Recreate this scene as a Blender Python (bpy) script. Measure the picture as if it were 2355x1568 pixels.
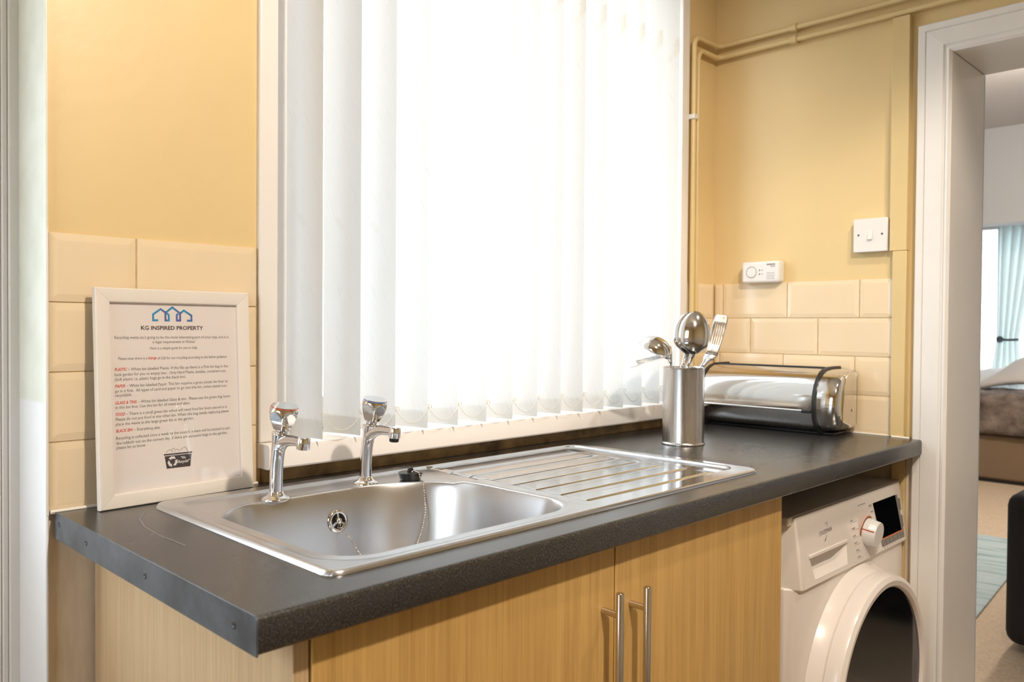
import bpy, bmesh, math, random
import numpy as np
from mathutils import Vector, Matrix, Quaternion
random.seed(7); rng = np.random.default_rng(5)
R = math.radians
scene = bpy.context.scene
for o in list(bpy.data.objects): bpy.data.objects.remove(o)
col = scene.collection

# ------------------------------------------------------------------ camera
CAM = Vector((-0.3658, -1.3052, 1.1840)); FPX = 1880.3
yaw, pit, rol = R(45.2307), R(-0.9888), R(0.4354)
fw = Vector((math.sin(yaw)*math.cos(pit), math.cos(yaw)*math.cos(pit), math.sin(pit)))
rt = Vector((math.cos(yaw), -math.sin(yaw), 0)); up = rt.cross(fw)
r2 = rt*math.cos(rol)+up*math.sin(rol); u2 = -rt*math.sin(rol)+up*math.cos(rol)
cd = bpy.data.cameras.new('camera'); cam = bpy.data.objects.new('camera', cd); col.objects.link(cam)
cd.sensor_width = 36; cd.lens = FPX/2355*36; cd.clip_start = .02; cd.clip_end = 200
m = Matrix((r2, u2, -fw)).transposed().to_4x4(); m.translation = CAM; cam.matrix_world = m
cd.dof.use_dof = True; cd.dof.focus_distance = 1.40; cd.dof.aperture_fstop = 7.0
scene.camera = cam
# ------------------------------------------------------------------ world, light, exposure
SKY = 6.0
w = bpy.data.worlds.new('world'); scene.world = w; w.use_nodes = True
bg = w.node_tree.nodes['Background']; bg.inputs[0].default_value = (.80, .91, 1.0, 1); bg.inputs[1].default_value = SKY
vs = scene.view_settings
vs.view_transform = 'Standard'; vs.look = 'None'; vs.exposure = 0.25; vs.gamma = 1; vs.use_curve_mapping = False
def light(name, kind, loc, energy, color, size=.05, rot=None, sy=None, portal=False, spread=None):
    l = bpy.data.lights.new(name, kind); l.energy = energy; l.color = color
    if kind == 'AREA':
        l.size = size
        if sy: l.shape = 'RECTANGLE'; l.size_y = sy
        if portal: l.cycles.is_portal = True
    else: l.shadow_soft_size = size
    o = bpy.data.objects.new(name, l); col.objects.link(o); o.location = loc
    if rot: o.rotation_euler = rot
    return o
WARM = (1.0, .87, .73)
def spot(loc, aim, energy, cone, blend):
    o = light('kitchen_ceiling_lamp', 'SPOT', loc, energy, WARM, .045); o.data.spot_size = R(cone); o.data.spot_blend = blend
    o.rotation_euler = (Vector(aim)-Vector(loc)).to_track_quat('-Z', 'Y').to_euler(); return o
spot((.27, -1.55, 2.38), (.32, 0, 1.10), 97, 110, .45)
spot((1.20, -1.12, 2.30), (1.42, -.62, .9), 26, 84, .5)
light('bedroom_fill_light', 'POINT', (5.2, -.3, 2.5), 105, WARM, .08)  # added warm fill with no visible fitting, brightens the bedroom
# window openings as portals (they only guide the sky light that comes through the glass)
light('kitchen_window_portal', 'AREA', (.995, .20, 1.63), 1, (1,1,1), 1.26, (R(-90),0,0), 1.33, True)
light('side_window_portal', 'AREA', (-1.45, -.62, 1.45), 1, (1,1,1), 1.2, (0,R(-90),0), .9, True)
light('bedroom_window_portal', 'AREA', (9.15, .55, 1.45), 1, (1,1,1), 1.7, (0,R(90),0), 1.8, True)

# ------------------------------------------------------------------ materials
MAT = {}
def new_mat(n):
    m_ = bpy.data.materials.new(n); m_.use_nodes = True; nt = m_.node_tree
    b = nt.nodes['Principled BSDF']; MAT[n] = m_
    return m_, nt, b
def node(nt, t, **k):
    n = nt.nodes.new(t)
    for a, v in k.items():
        if a.startswith('i_'): n.inputs[a[2:]].default_value = v
        else: setattr(n, a, v)
    return n
def coords(nt, scale=(1,1,1), rot=(0,0,0), kind='Object'):
    tc = node(nt, 'ShaderNodeTexCoord'); mp = node(nt, 'ShaderNodeMapping')
    mp.inputs['Scale'].default_value = scale; mp.inputs['Rotation'].default_value = rot
    nt.links.new(tc.outputs[kind], mp.inputs['Vector']); return mp
def noise(nt, vec, scale, detail=4, rough=.55):
    n = node(nt, 'ShaderNodeTexNoise'); n.inputs['Scale'].default_value = scale
    n.inputs['Detail'].default_value = detail; n.inputs['Roughness'].default_value = rough
    nt.links.new(vec.outputs[0], n.inputs['Vector']); return n
def ramp(nt, fac, stops):
    r = node(nt, 'ShaderNodeValToRGB'); e = r.color_ramp.elements
    while len(e) < len(stops): e.new(.5)
    for i, (p, c) in enumerate(stops):
        e[i].position = p; e[i].color = (c, c, c, 1) if isinstance(c, (int, float)) else (*c, 1)
    nt.links.new(fac, r.inputs['Fac']); return r
def bump(nt, h, b, strength=.1, dist=.002):
    n = node(nt, 'ShaderNodeBump'); n.inputs['Strength'].default_value = strength; n.inputs['Distance'].default_value = dist
    nt.links.new(h, n.inputs['Height']); nt.links.new(n.outputs[0], b.inputs['Normal']); return n
def plain(n, c, rough=.5, metal=0, spec=.5, coat=0, var=0, vscale=8, bmp=0, bscale=60, emit=None, es=0):
    m_, nt, b = new_mat(n)
    b.inputs['Base Color'].default_value = (*c, 1); b.inputs['Roughness'].default_value = rough
    b.inputs['Metallic'].default_value = metal; b.inputs['Specular IOR Level'].default_value = spec
    b.inputs['Coat Weight'].default_value = coat; b.inputs['Coat Roughness'].default_value = .06
    if var or bmp:
        v = coords(nt)
        if var:
            nz = noise(nt, v, vscale)
            r_ = ramp(nt, nz.outputs['Fac'], [(.3, tuple(x*(1-var) for x in c)), (.7, tuple(min(1, x*(1+var*.6)) for x in c))])
            nt.links.new(r_.outputs[0], b.inputs['Base Color'])
        if bmp:
            n2 = noise(nt, v, bscale, 6); bump(nt, n2.outputs['Fac'], b, bmp, .002)
    if emit: b.inputs['Emission Color'].default_value = (*emit, 1); b.inputs['Emission Strength'].default_value = es
    return m_
def zband(nt, z, soft=.004):
    g = node(nt, 'ShaderNodeNewGeometry'); s = node(nt, 'ShaderNodeSeparateXYZ'); nt.links.new(g.outputs['Position'], s.inputs[0])
    mr = node(nt, 'ShaderNodeMapRange'); mr.inputs['From Min'].default_value = z-soft; mr.inputs['From Max'].default_value = z+soft
    nt.links.new(s.outputs['Z'], mr.inputs['Value']); return mr
YEL = (.77, .585, .295)
def wall_yellow():
    m_, nt, b = new_mat('yellow_paint'); v = coords(nt)
    nz = noise(nt, v, 3.0, 4)
    r_ = ramp(nt, nz.outputs['Fac'], [(.3, tuple(x*.95 for x in YEL)), (.7, YEL)])
    lo = node(nt, 'ShaderNodeRGB'); n3 = noise(nt, coords(nt, (10, 10, 1.5)), 6, 6)
    r3 = ramp(nt, n3.outputs['Fac'], [(.3, (.68, .57, .44)), (.7, (.84, .73, .59))])
    mx = node(nt, 'ShaderNodeMix', data_type='RGBA'); zb = zband(nt, .905)
    nt.links.new(zb.outputs[0], mx.inputs['Factor']); nt.links.new(r3.outputs[0], mx.inputs['A']); nt.links.new(r_.outputs[0], mx.inputs['B'])
    nt.links.new(mx.outputs['Result'], b.inputs['Base Color']); b.inputs['Roughness'].default_value = .42
    n2 = noise(nt, v, 28, 5); bump(nt, n2.outputs['Fac'], b, .22, .003)
wall_yellow()
def reveal_paint():
    m_, nt, b = new_mat('reveal_paint')
    nz = noise(nt, coords(nt), 14, 4); mr = zband(nt, 1.068, .003)
    r_ = ramp(nt, nz.outputs['Fac'], [(.25, (.70, .72, .62)), (.6, (.80, .83, .74))])
    mx = node(nt, 'ShaderNodeMix', data_type='RGBA'); mx.inputs['A'].default_value = (.86, .87, .88, 1)
    nt.links.new(mr.outputs[0], mx.inputs['Factor']); nt.links.new(r_.outputs[0], mx.inputs['B'])
    nt.links.new(mx.outputs['Result'], b.inputs['Base Color']); b.inputs['Roughness'].default_value = .4
    bump(nt, nz.outputs['Fac'], b, .2, .002)
reveal_paint()
plain('tile_cream', (.83, .67, .45), .16, spec=.55, var=.03, vscale=3)
plain('grout', (.62, .45, .24), .8, var=.25, vscale=40)
plain('white_gloss', (.83, .80, .76), .32, var=.02, vscale=10, bmp=.05, bscale=20)
plain('upvc', (.84, .80, .76), .28, var=.015, vscale=6)
plain('sill_upvc', (.87, .83, .80), .22)
plain('white_plastic', (.80, .78, .76), .3)
plain('white_enamel', (.87, .80, .74), .22, coat=.2)
plain('grey_plastic', (.22, .20, .18), .4)
plain('black_gloss', (.004, .004, .005), .08, spec=.35)
plain('display_black', (.003, .003, .004), .14, spec=0)
plain('black_rubber', (.012, .012, .013), .35)
plain('black_plastic', (.015, .015, .016), .4)
plain('orange_line', (.80, .22, .04), .4)
plain('chrome', (.80, .80, .81), .06, metal=1)
plain('polished_steel', (.68, .66, .64), .10, metal=1)
plain('bead_steel', (.55, .50, .44), .25, metal=1)
plain('frame_white', (.80, .74, .67), .35)
plain('paper', (.87, .80, .77), .7)
plain('ink_black', (.05, .04, .045), .7)
plain('ink_grey', (.13, .12, .12), .7)
plain('ink_red', (.75, .10, .07), .7)
plain('ink_orange', (.78, .20, .05), .7)
plain('ink_pale', (.36, .33, .31), .6)
plain('ink_white', (.85, .82, .8), .7)
plain('enamel_red', (.5, .03, .02), .3)
plain('enamel_blue', (.02, .12, .45), .3)
plain('caulk', (.82, .76, .66), .5, var=.1, vscale=30)
plain('yellow_gloss', (.72, .55, .27), .35, var=.04, vscale=10)
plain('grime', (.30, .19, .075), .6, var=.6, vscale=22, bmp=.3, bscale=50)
plain('dark_void', (.05, .035, .02), .8)
plain('screw_dark', (.08, .08, .085), .4, metal=.6)
plain('door_grey', (.62, .60, .57), .4)
plain('floor_vinyl', (.30, .20, .12), .4, var=.2, vscale=5)
plain('ceiling_paint', (.80, .76, .68), .7)
plain('bed_wall', (.60, .63, .67), .6)
plain('bed_ceiling', (.62, .60, .60), .7)
plain('carpet', (.66, .53, .38), .95, var=.18, vscale=90, bmp=.4, bscale=160)
plain('bed_fabric', (.26, .18, .11), .9, var=.1, vscale=120, bmp=.2, bscale=200)
plain('sofa_fabric', (.014, .011, .013), .85, bmp=.2, bscale=200)
plain('duvet_white', (.82, .79, .76), .85, bmp=.3, bscale=12)
plain('tieback', (.05, .07, .08), .5)
plain('patio', (.30, .30, .29), .9, var=.2, vscale=2)
plain('chain_plastic', (.78, .74, .66), .4)
plain('scratch_mark', (.20, .195, .19), .5)

def worktop_mat():
    m_, nt, b = new_mat('worktop_laminate'); v = coords(nt, (1, 1, 1))
    n1 = noise(nt, v, 420, 3, .6); n2 = noise(nt, v, 800, 2, .5); n3 = noise(nt, v, 7, 4)
    r1 = ramp(nt, n1.outputs['Fac'], [(.48, (.016, .016, .0165)), (.66, (.075, .068, .062))])
    r2_ = ramp(nt, n2.outputs['Fac'], [(.60, 0.0), (.72, .55)])
    mx = node(nt, 'ShaderNodeMix', data_type='RGBA'); mx.inputs['B'].default_value = (.17, .155, .14, 1)
    nt.links.new(r2_.outputs[0], mx.inputs['Factor']); nt.links.new(r1.outputs[0], mx.inputs['A'])
    nt.links.new(mx.outputs['Result'], b.inputs['Base Color'])
    rr = ramp(nt, n3.outputs['Fac'], [(.3, .245), (.7, .285)]); nt.links.new(rr.outputs[0], b.inputs['Roughness'])
    b.inputs['Specular IOR Level'].default_value = 1.0
    bump(nt, n1.outputs['Fac'], b, .06, .0004)
worktop_mat()
def strip_mat():
    m_, nt, b = new_mat('end_strip'); v = coords(nt)
    n1 = noise(nt, v, 12, 6, .65); r1 = ramp(nt, n1.outputs['Fac'], [(.35, (.055, .062, .072)), (.62, (.12, .135, .155)), (.72, (.25, .28, .32))])
    nt.links.new(r1.outputs[0], b.inputs['Base Color']); b.inputs['Roughness'].default_value = .38; b.inputs['Metallic'].default_value = .25
strip_mat()
def wood_mat(n, a, bcol, sc=1.0, rough=.4):
    m_, nt, b = new_mat(n)
    v = coords(nt, (38*sc, 38*sc, 1.1*sc)); n1 = noise(nt, v, 1.0, 6, .6)
    v2 = coords(nt, (260*sc, 260*sc, 5*sc)); n2 = noise(nt, v2, 1.0, 3, .6)
    mx = node(nt, 'ShaderNodeMath', operation='MULTIPLY_ADD'); mx.inputs[1].default_value = .5
    nt.links.new(n2.outputs['Fac'], mx.inputs[0])
    hf = node(nt, 'ShaderNodeMath', operation='MULTIPLY'); hf.inputs[1].default_value = .5
    nt.links.new(n1.outputs['Fac'], hf.inputs[0]); nt.links.new(hf.outputs[0], mx.inputs[2])
    r1 = ramp(nt, mx.outputs[0], [(.36, a), (.60, bcol)])
    nt.links.new(r1.outputs[0], b.inputs['Base Color']); b.inputs['Roughness'].default_value = rough
    bump(nt, n2.outputs['Fac'], b, .06, .0005)
wood_mat('beech_door', (.52, .305, .092), (.69, .445, .150))
wood_mat('beech_panel', (.52, .36, .195), (.66, .48, .28))
def steel_mat():
    m_, nt, b = new_mat('sink_steel')
    g = node(nt, 'ShaderNodeNewGeometry'); s = node(nt, 'ShaderNodeSeparateXYZ'); nt.links.new(g.outputs['Position'], s.inputs[0])
    mr = node(nt, 'ShaderNodeMapRange'); mr.inputs['From Min'].default_value = .57; mr.inputs['From Max'].default_value = .64
    mr.inputs['To Min'].default_value = .30; mr.inputs['To Max'].default_value = .12
    nt.links.new(s.outputs['X'], mr.inputs['Value'])
    v = coords(nt, (1, 1, 1)); n1 = noise(nt, v, 30, 6); ad = node(nt, 'ShaderNodeMath', operation='MULTIPLY_ADD'); ad.inputs[1].default_value = .10
    nt.links.new(n1.outputs['Fac'], ad.inputs[0]); nt.links.new(mr.outputs[0], ad.inputs[2])
    sb = node(nt, 'ShaderNodeMath', operation='SUBTRACT'); sb.inputs[1].default_value = .05
    nt.links.new(ad.outputs[0], sb.inputs[0]); nt.links.new(sb.outputs[0], b.inputs['Roughness'])
    b.inputs['Metallic'].default_value = 1; b.inputs['Base Color'].default_value = (.58, .585, .60, 1)
    n2 = noise(nt, coords(nt, (30, 900, 300)), 1.0, 2); bump(nt, n2.outputs['Fac'], b, .03, .0003)
steel_mat()
def brushed(n, scale, c=(.62, .60, .58), rough=.26):
    m_, nt, b = new_mat(n); b.inputs['Metallic'].default_value = 1; b.inputs['Base Color'].default_value = (*c, 1)
    n1 = noise(nt, coords(nt, scale), 1.0, 4); r1 = ramp(nt, n1.outputs['Fac'], [(.3, rough*.75), (.7, rough*1.3)])
    nt.links.new(r1.outputs[0], b.inputs['Roughness']); bump(nt, n1.outputs['Fac'], b, .05, .0003)
brushed('satin_steel', (90, 90, 90), (.80, .80, .79), .34); brushed('brushed_canister', (300, 300, 3)); brushed('brushed_bar', (600, 600, 4), (.60, .55, .50), .22)
def slat_mat(n, tw, c, streak=.14):
    m_, nt, b = new_mat(n); nt.nodes.remove(b); out = nt.nodes['Material Output']
    v0 = coords(nt, (1, 1, 1), (0, R(24), 0)); v = node(nt, 'ShaderNodeMapping'); v.inputs['Scale'].default_value = (260, 1, 14)
    nt.links.new(v0.outputs[0], v.inputs['Vector']); n1 = noise(nt, v, 1.0, 3, .5)
    r1 = ramp(nt, n1.outputs['Fac'], [(.28, tuple(x*(1-streak) for x in c)), (.40, c)])
    n3 = noise(nt, coords(nt), 9, 5); r3 = ramp(nt, n3.outputs['Fac'], [(.62, (1, 1, 1)), (.75, (.90, .84, .74))])
    mx = node(nt, 'ShaderNodeMix', data_type='RGBA', blend_type='MULTIPLY'); mx.inputs['Factor'].default_value = 1
    nt.links.new(r1.outputs[0], mx.inputs['A']); nt.links.new(r3.outputs[0], mx.inputs['B'])
    d = node(nt, 'ShaderNodeBsdfDiffuse'); t = node(nt, 'ShaderNodeBsdfTranslucent'); mm = node(nt, 'ShaderNodeMixShader'); mm.inputs[0].default_value = tw
    for q in (d, t): nt.links.new(mx.outputs['Result'], q.inputs['Color'])
    bp = node(nt, 'ShaderNodeBump'); bp.inputs['Strength'].default_value = .12; bp.inputs['Distance'].default_value = .001
    nt.links.new(n1.outputs['Fac'], bp.inputs['Height']); nt.links.new(bp.outputs[0], d.inputs['Normal'])
    nt.links.new(d.outputs[0], mm.inputs[1]); nt.links.new(t.outputs[0], mm.inputs[2]); nt.links.new(mm.outputs[0], out.inputs['Surface'])
slat_mat('curtain_teal', .5, (.86, .90, .89), .05)
slat_mat('slat_fabric', .265, (.78, .78, .77), .09); slat_mat('slat_pocket', .22, (.82, .77, .67))
def glass_mat(n, tint=(1, 1, 1), refl=1.0):
    m_, nt, b = new_mat(n); nt.nodes.remove(b); out = nt.nodes['Material Output']
    t = node(nt, 'ShaderNodeBsdfTransparent'); t.inputs[0].default_value = (*tint, 1); g = node(nt, 'ShaderNodeBsdfGlossy'); g.inputs['Roughness'].default_value = .03
    f = node(nt, 'ShaderNodeLayerWeight'); f.inputs[0].default_value = .5; pw = node(nt, 'ShaderNodeMath', operation='POWER'); pw.inputs[1].default_value = 5
    nt.links.new(f.outputs['Facing'], pw.inputs[0]); mt = node(nt, 'ShaderNodeMath', operation='MULTIPLY_ADD'); mt.inputs[1].default_value = .9*refl; mt.inputs[2].default_value = .04*refl
    nt.links.new(pw.outputs[0], mt.inputs[0]); mm = node(nt, 'ShaderNodeMixShader'); nt.links.new(mt.outputs[0], mm.inputs[0])
    nt.links.new(t.outputs[0], mm.inputs[1]); nt.links.new(g.outputs[0], mm.inputs[2]); nt.links.new(mm.outputs[0], out.inputs['Surface'])
glass_mat('clear_glass'); glass_mat('picture_glass', (.98, .98, .98), .8); glass_mat('door_glass', (.16, .14, .12), 1.0)
def logo_mat():
    m_, nt, b = new_mat('logo_ink'); tc = node(nt, 'ShaderNodeTexCoord'); s = node(nt, 'ShaderNodeSeparateXYZ'); nt.links.new(tc.outputs['Object'], s.inputs[0])
    a = node(nt, 'ShaderNodeMath', operation='MULTIPLY_ADD'); a.inputs[1].default_value = 42; a.inputs[2].default_value = -3.6; nt.links.new(s.outputs['X'], a.inputs[0])
    fr = node(nt, 'ShaderNodeMath', operation='FRACT')
    v = node(nt, 'ShaderNodeMath', operation='MULTIPLY_ADD'); v.inputs[1].default_value = -12; v.inputs[2].default_value = 3.4; nt.links.new(s.outputs['Y'], v.inputs[0])
    ad = node(nt, 'ShaderNodeMath', operation='ADD'); nt.links.new(a.outputs[0], fr.inputs[0]); nt.links.new(fr.outputs[0], ad.inputs[0]); nt.links.new(v.outputs[0], ad.inputs[1])
    r1 = ramp(nt, ad.outputs[0], [(.2, (.02, .30, .55)), (1.0, (.13, .09, .38))]); nt.links.new(r1.outputs[0], b.inputs['Base Color']); b.inputs['Roughness'].default_value = .7
logo_mat()
def throw_mat():
    m_, nt, b = new_mat('throw_fur'); n1 = noise(nt, coords(nt), 6, 6, .65)
    r1 = ramp(nt, n1.outputs['Fac'], [(.35, (.09, .07, .055)), (.65, (.30, .24, .20))]); nt.links.new(r1.outputs[0], b.inputs['Base Color'])
    b.inputs['Roughness'].default_value = .95; bump(nt, n1.outputs['Fac'], b, .8, .03)
throw_mat()
def rug_mat():
    m_, nt, b = new_mat('rug_teal'); n1 = noise(nt, coords(nt, (9, 1.1, 1)), 3.0, 5); n2 = noise(nt, coords(nt, (60, 2, 1)), 1.0, 3)
    ml = node(nt, 'ShaderNodeMath', operation='MULTIPLY_ADD'); ml.inputs[1].default_value = .5
    hf = node(nt, 'ShaderNodeMath', operation='MULTIPLY'); hf.inputs[1].default_value = .5
    nt.links.new(n1.outputs['Fac'], hf.inputs[0]); nt.links.new(n2.outputs['Fac'], ml.inputs[0]); nt.links.new(hf.outputs[0], ml.inputs[2])
    r1 = ramp(nt, ml.outputs[0], [(.36, (.16, .30, .35)), (.50, (.52, .63, .65))]); nt.links.new(r1.outputs[0], b.inputs['Base Color']); b.inputs['Roughness'].default_value = .95
rug_mat()

# ------------------------------------------------------------------ mesh helpers
class MB:
    def __init__(s): s.v = []; s.f = []
    def add(s, vs_, fs_):
        o = len(s.v); s.v += [tuple(x) for x in vs_]; s.f += [tuple(i+o for i in f) for f in fs_]; return s
    def box(s, x0, x1, y0, y1, z0, z1):
        v = [(x, y, z) for x in (x0, x1) for y in (y0, y1) for z in (z0, z1)]
        return s.add(v, [(0, 1, 3, 2), (4, 6, 7, 5), (0, 4, 5, 1), (2, 3, 7, 6), (0, 2, 6, 4), (1, 5, 7, 3)])
    def prism(s, pts, axis, a, b):
        n = len(pts); v = []
        for t in (a, b):
            for p in pts:
                v.append({'x': (t, p[0], p[1]), 'y': (p[0], t, p[1]), 'z': (p[0], p[1], t)}[axis])
        return s.add(v, [tuple(range(n))[::-1], tuple(range(n, 2*n))]+[(i, (i+1) % n, n+(i+1) % n, n+i) for i in range(n)])
    def tube(s, pts, rad, seg=12, caps=True):
        pts = [Vector(p) for p in pts]; n = len(pts); rad = [rad]*n if isinstance(rad, (int, float)) else rad
        tang = [(pts[min(i+1, n-1)]-pts[max(i-1, 0)]).normalized() for i in range(n)]
        a = Vector((0, 0, 1)) if abs(tang[0].z) < .9 else Vector((1, 0, 0)); nrm = tang[0].cross(a).normalized(); v = []
        for i in range(n):
            if i: q = tang[i-1].rotation_difference(tang[i]); nrm = (q @ nrm).normalized()
            bn = tang[i].cross(nrm)
            for k in range(seg):
                t = 2*math.pi*k/seg; v.append(pts[i]+(nrm*math.cos(t)+bn*math.sin(t))*rad[i])
        f = [(i*seg+k, i*seg+(k+1) % seg, (i+1)*seg+(k+1) % seg, (i+1)*seg+k) for i in range(n-1) for k in range(seg)]
        if caps: f += [tuple(range(seg))[::-1], tuple((n-1)*seg+k for k in range(seg))]
        return s.add(v, f)
    def lathe(s, prof, seg=32, M=None, rf=None):
        v = []; n = len(prof)
        for (r, z) in prof:
            for k in range(seg):
                t = 2*math.pi*k/seg; rr = r*(rf(t, z) if rf else 1); p = Vector((rr*math.cos(t), rr*math.sin(t), z)); v.append(M @ p if M else p)
        f = [(i*seg+k, i*seg+(k+1) % seg, (i+1)*seg+(k+1) % seg, (i+1)*seg+k) for i in range(n-1) for k in range(seg)]
        if prof[0][0] > 1e-6: f.append(tuple(range(seg))[::-1])
        if prof[-1][0] > 1e-6: f.append(tuple((n-1)*seg+k for k in range(seg)))
        return s.add(v, f)
    def grid(s, P):
        h, w_ = len(P), len(P[0])
        return s.add([p for r in P for p in r], [(i*w_+j, i*w_+j+1, (i+1)*w_+j+1, (i+1)*w_+j) for i in range(h-1) for j in range(w_-1)])
    def ball(s, c, r, seg=8, ring=5):
        return s.lathe([(max(1e-7, r*math.sin(math.pi*i/ring)), -r*math.cos(math.pi*i/ring)) for i in range(ring+1)], seg, Matrix.Translation(c))
    def mesh(s, name):
        me = bpy.data.meshes.new(name); me.from_pydata(s.v, [], s.f); bm = bmesh.new(); bm.from_mesh(me)
        bmesh.ops.remove_doubles(bm, verts=bm.verts, dist=1e-7); bmesh.ops.recalc_face_normals(bm, faces=bm.faces); bm.to_mesh(me); bm.free(); return me
    def build(s, name, mat, parent=None, smooth=False, bevel=0, seg=2, solid=0, angle=40):
        me = s.mesh(name); return put(name, me, mat, parent, smooth, bevel, seg, solid, angle)
def put(name, me, mat, parent=None, smooth=False, bevel=0, seg=2, solid=0, angle=40):
    me.materials.clear(); me.materials.append(MAT[mat])
    o = bpy.data.objects.new(name, me); col.objects.link(o)
    if parent: o.parent = parent
    if solid:
        md = o.modifiers.new('solid', 'SOLIDIFY'); md.thickness = solid; md.offset = 0
    if bevel:
        md = o.modifiers.new('bevel', 'BEVEL'); md.width = bevel; md.segments = seg; md.limit_method = 'ANGLE'; md.angle_limit = R(35)
    if smooth or bevel:
        me.polygons.foreach_set('use_smooth', [True]*len(me.polygons)); me.update()
        if smooth is not True or bevel: me.set_sharp_from_angle(angle=R(angle))
        elif angle < 180: me.set_sharp_from_angle(angle=R(angle))
    return o
def box(name, mat, b, parent=None, bevel=0, seg=2): return MB().box(*b).build(name, mat, parent, bevel=bevel, seg=seg)
def thing(name, label, cat, loc=(0, 0, 0), group=None, rotz=0):
    o = bpy.data.objects.new(name, None); o.empty_display_size = .05; col.objects.link(o); o.location = loc; o.rotation_euler = (0, 0, rotz)
    return tag(o, label, cat, group)
def tag(o, label, cat, group=None):
    o['label'] = label; o['category'] = cat
    if group: o['group'] = group
    return o
def struct(o, label=None, cat=None):
    o['kind'] = 'structure'
    if label: o['label'] = label
    if cat: o['category'] = cat
    return o
def sempty(name, label, cat, loc=(0, 0, 0)):
    o = bpy.data.objects.new(name, None); o.empty_display_size = .05; col.objects.link(o); o.location = loc; return struct(o, label, cat)

ZT = .91; FZ = -.05; CZ = 2.45
# ------------------------------------------------------------------ structure: kitchen shell
WX0, WX1, WZ0, WZ1 = .328, 1.663, .937, 2.30
g = MB()
g.box(0, WX0, .007, .25, FZ, CZ).box(WX0, WX1, .007, .25, FZ, WZ0).box(WX0, WX1, .007, .25, WZ1, CZ).box(WX1, 2.06, .007, .25, FZ, CZ)
g.box(-.86, 0, .007, .25, 2.02, CZ).box(-1.55, -.86, .007, .25, FZ, CZ)
wall_back = struct(g.build('wall_back', 'yellow_paint'), 'yellow painted kitchen wall around the window with cream tiles', 'wall')
g = MB(); XW = 1.822
g.box(XW, 2.06, -.6425, .007, FZ, CZ).box(XW, 2.06, -1.473, -.6425, 1.876, CZ).box(XW, 2.06, -2.8, -1.473, FZ, CZ)
wall_right = struct(g.build('wall_right', 'yellow_paint'), 'yellow painted wall with the doorway, pipes and light switch', 'wall')
g = MB()
g.box(-1.55, -1.40, -2.8, .007, FZ, .92).box(-1.55, -1.40, -2.8, .007, 2.0, CZ).box(-1.55, -1.40, -2.8, -1.08, .92, 2.0).box(-1.55, -1.40, -.16, .007, .92, 2.0)
struct(g.build('wall_left', 'yellow_paint'), 'yellow painted side wall with a daylight window', 'wall')
struct(box('wall_front', 'yellow_paint', (-1.55, 2.06, -2.95, -2.8, FZ, CZ)), 'yellow painted wall opposite the sink', 'wall')
struct(box('floor', 'floor_vinyl', (-1.55, 1.93, -2.95, .25, FZ-.1, FZ)), 'brown vinyl kitchen floor', 'floor')
struct(box('ceiling', 'ceiling_paint', (-1.55, 2.06, -2.95, .25, CZ, CZ+.1)), 'off white kitchen ceiling', 'ceiling')
struct(box('ground', 'patio', (-40, 40, -40, 40, -.6, -.35)), 'grey paving outside the house', 'ground')
# side window (behind the camera's left shoulder, daylight)
w3 = sempty('window_3', 'white framed side window letting daylight onto the worktop end', 'window', (-1.5, -.62, .92))
g = MB()
for b in ((-.04, .02, -.46, -.40, 0, 1.08), (-.04, .02, .40, .46, 0, 1.08), (-.04, .02, -.40, .40, 0, .06), (-.04, .02, -.40, .40, 1.02, 1.08)): g.box(*b)
g.build('window_frame', 'upvc', w3, bevel=.004)
box('pane', 'clear_glass', (-.012, -.006, -.40, .40, .06, 1.02), w3)
# back door at the left with its frame and the painted reveal
struct(box('trim_1', 'reveal_paint', (-.004, .0005, -.0015, .135, FZ, 2.02), bevel=.002), 'painted door reveal, pale green above and white below', 'trim')
d1 = sempty('door_1', 'pale grey back door in a white moulded frame', 'door', (-.43, .13, FZ))
g = MB()
for (a, b_, y0, y1) in ((.4125, .428, 0, .06), (.4045, .4125, .006, .06), (.40, .4045, .012, .06)):
    g.box(a, b_, y0, y1, 0, 2.03)
g.build('door_frame', 'white_gloss', d1, bevel=.002)
g = MB().box(-.43, -.40, 0, .06, 0, 2.03).box(-.40, .40, 0, .06, 2.0, 2.03); g.build('door_frame', 'white_gloss', d1, bevel=.002)
g = MB().box(-.398, .398, .02, .06, 0, .95).box(-.398, -.28, .02, .06, .95, 1.85).box(.28, .398, .02, .06, .95, 1.85).box(-.398, .398, .02, .06, 1.85, 1.99)
g.build('door_leaf', 'door_grey', d1, bevel=.002)
box('pane', 'clear_glass', (-.28, .28, .037, .043, .95, 1.85), d1)

# metro tiles: a raised field with sloping edges
def tile_mesh(wd, ht, t=.007, bev=.011, up_=.0016):
    # local: u along +x, v up, surface towards -y; back plane y=+t, edge plane y=up_, field y=0
    bu = min(bev, wd*.3)
    O = [(0, 0), (wd, 0), (wd, ht), (0, ht)]; I = [(bu, bev), (wd-bu, bev), (wd-bu, ht-bev), (bu, ht-bev)]
    v = [(x, t, z) for x, z in O]+[(x, up_, z) for x, z in O]+[(x, 0, z) for x, z in I]
    f = [(0, 1, 2, 3)]+[(i, (i+1) % 4, 4+(i+1) % 4, 4+i) for i in range(4)]+[(4+i, 4+(i+1) % 4, 8+(i+1) % 4, 8+i) for i in range(4)]+[(8, 9, 10, 11)]
    return MB().add(v, f).mesh('tile')
tcache = {}
def tile(parent, wd, ht, loc, rz=0):
    k = (round(wd, 4), round(ht, 4))
    if k not in tcache: tcache[k] = tile_mesh(wd, ht)
    o = put('tile', tcache[k], 'tile_cream', parent); o.location = Vector(loc); o.rotation_euler = (R(random.uniform(-.25, .25)), R(random.uniform(-.15, .15)), rz); return o
PT = .102; TH = .1
GAP = .0030
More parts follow.
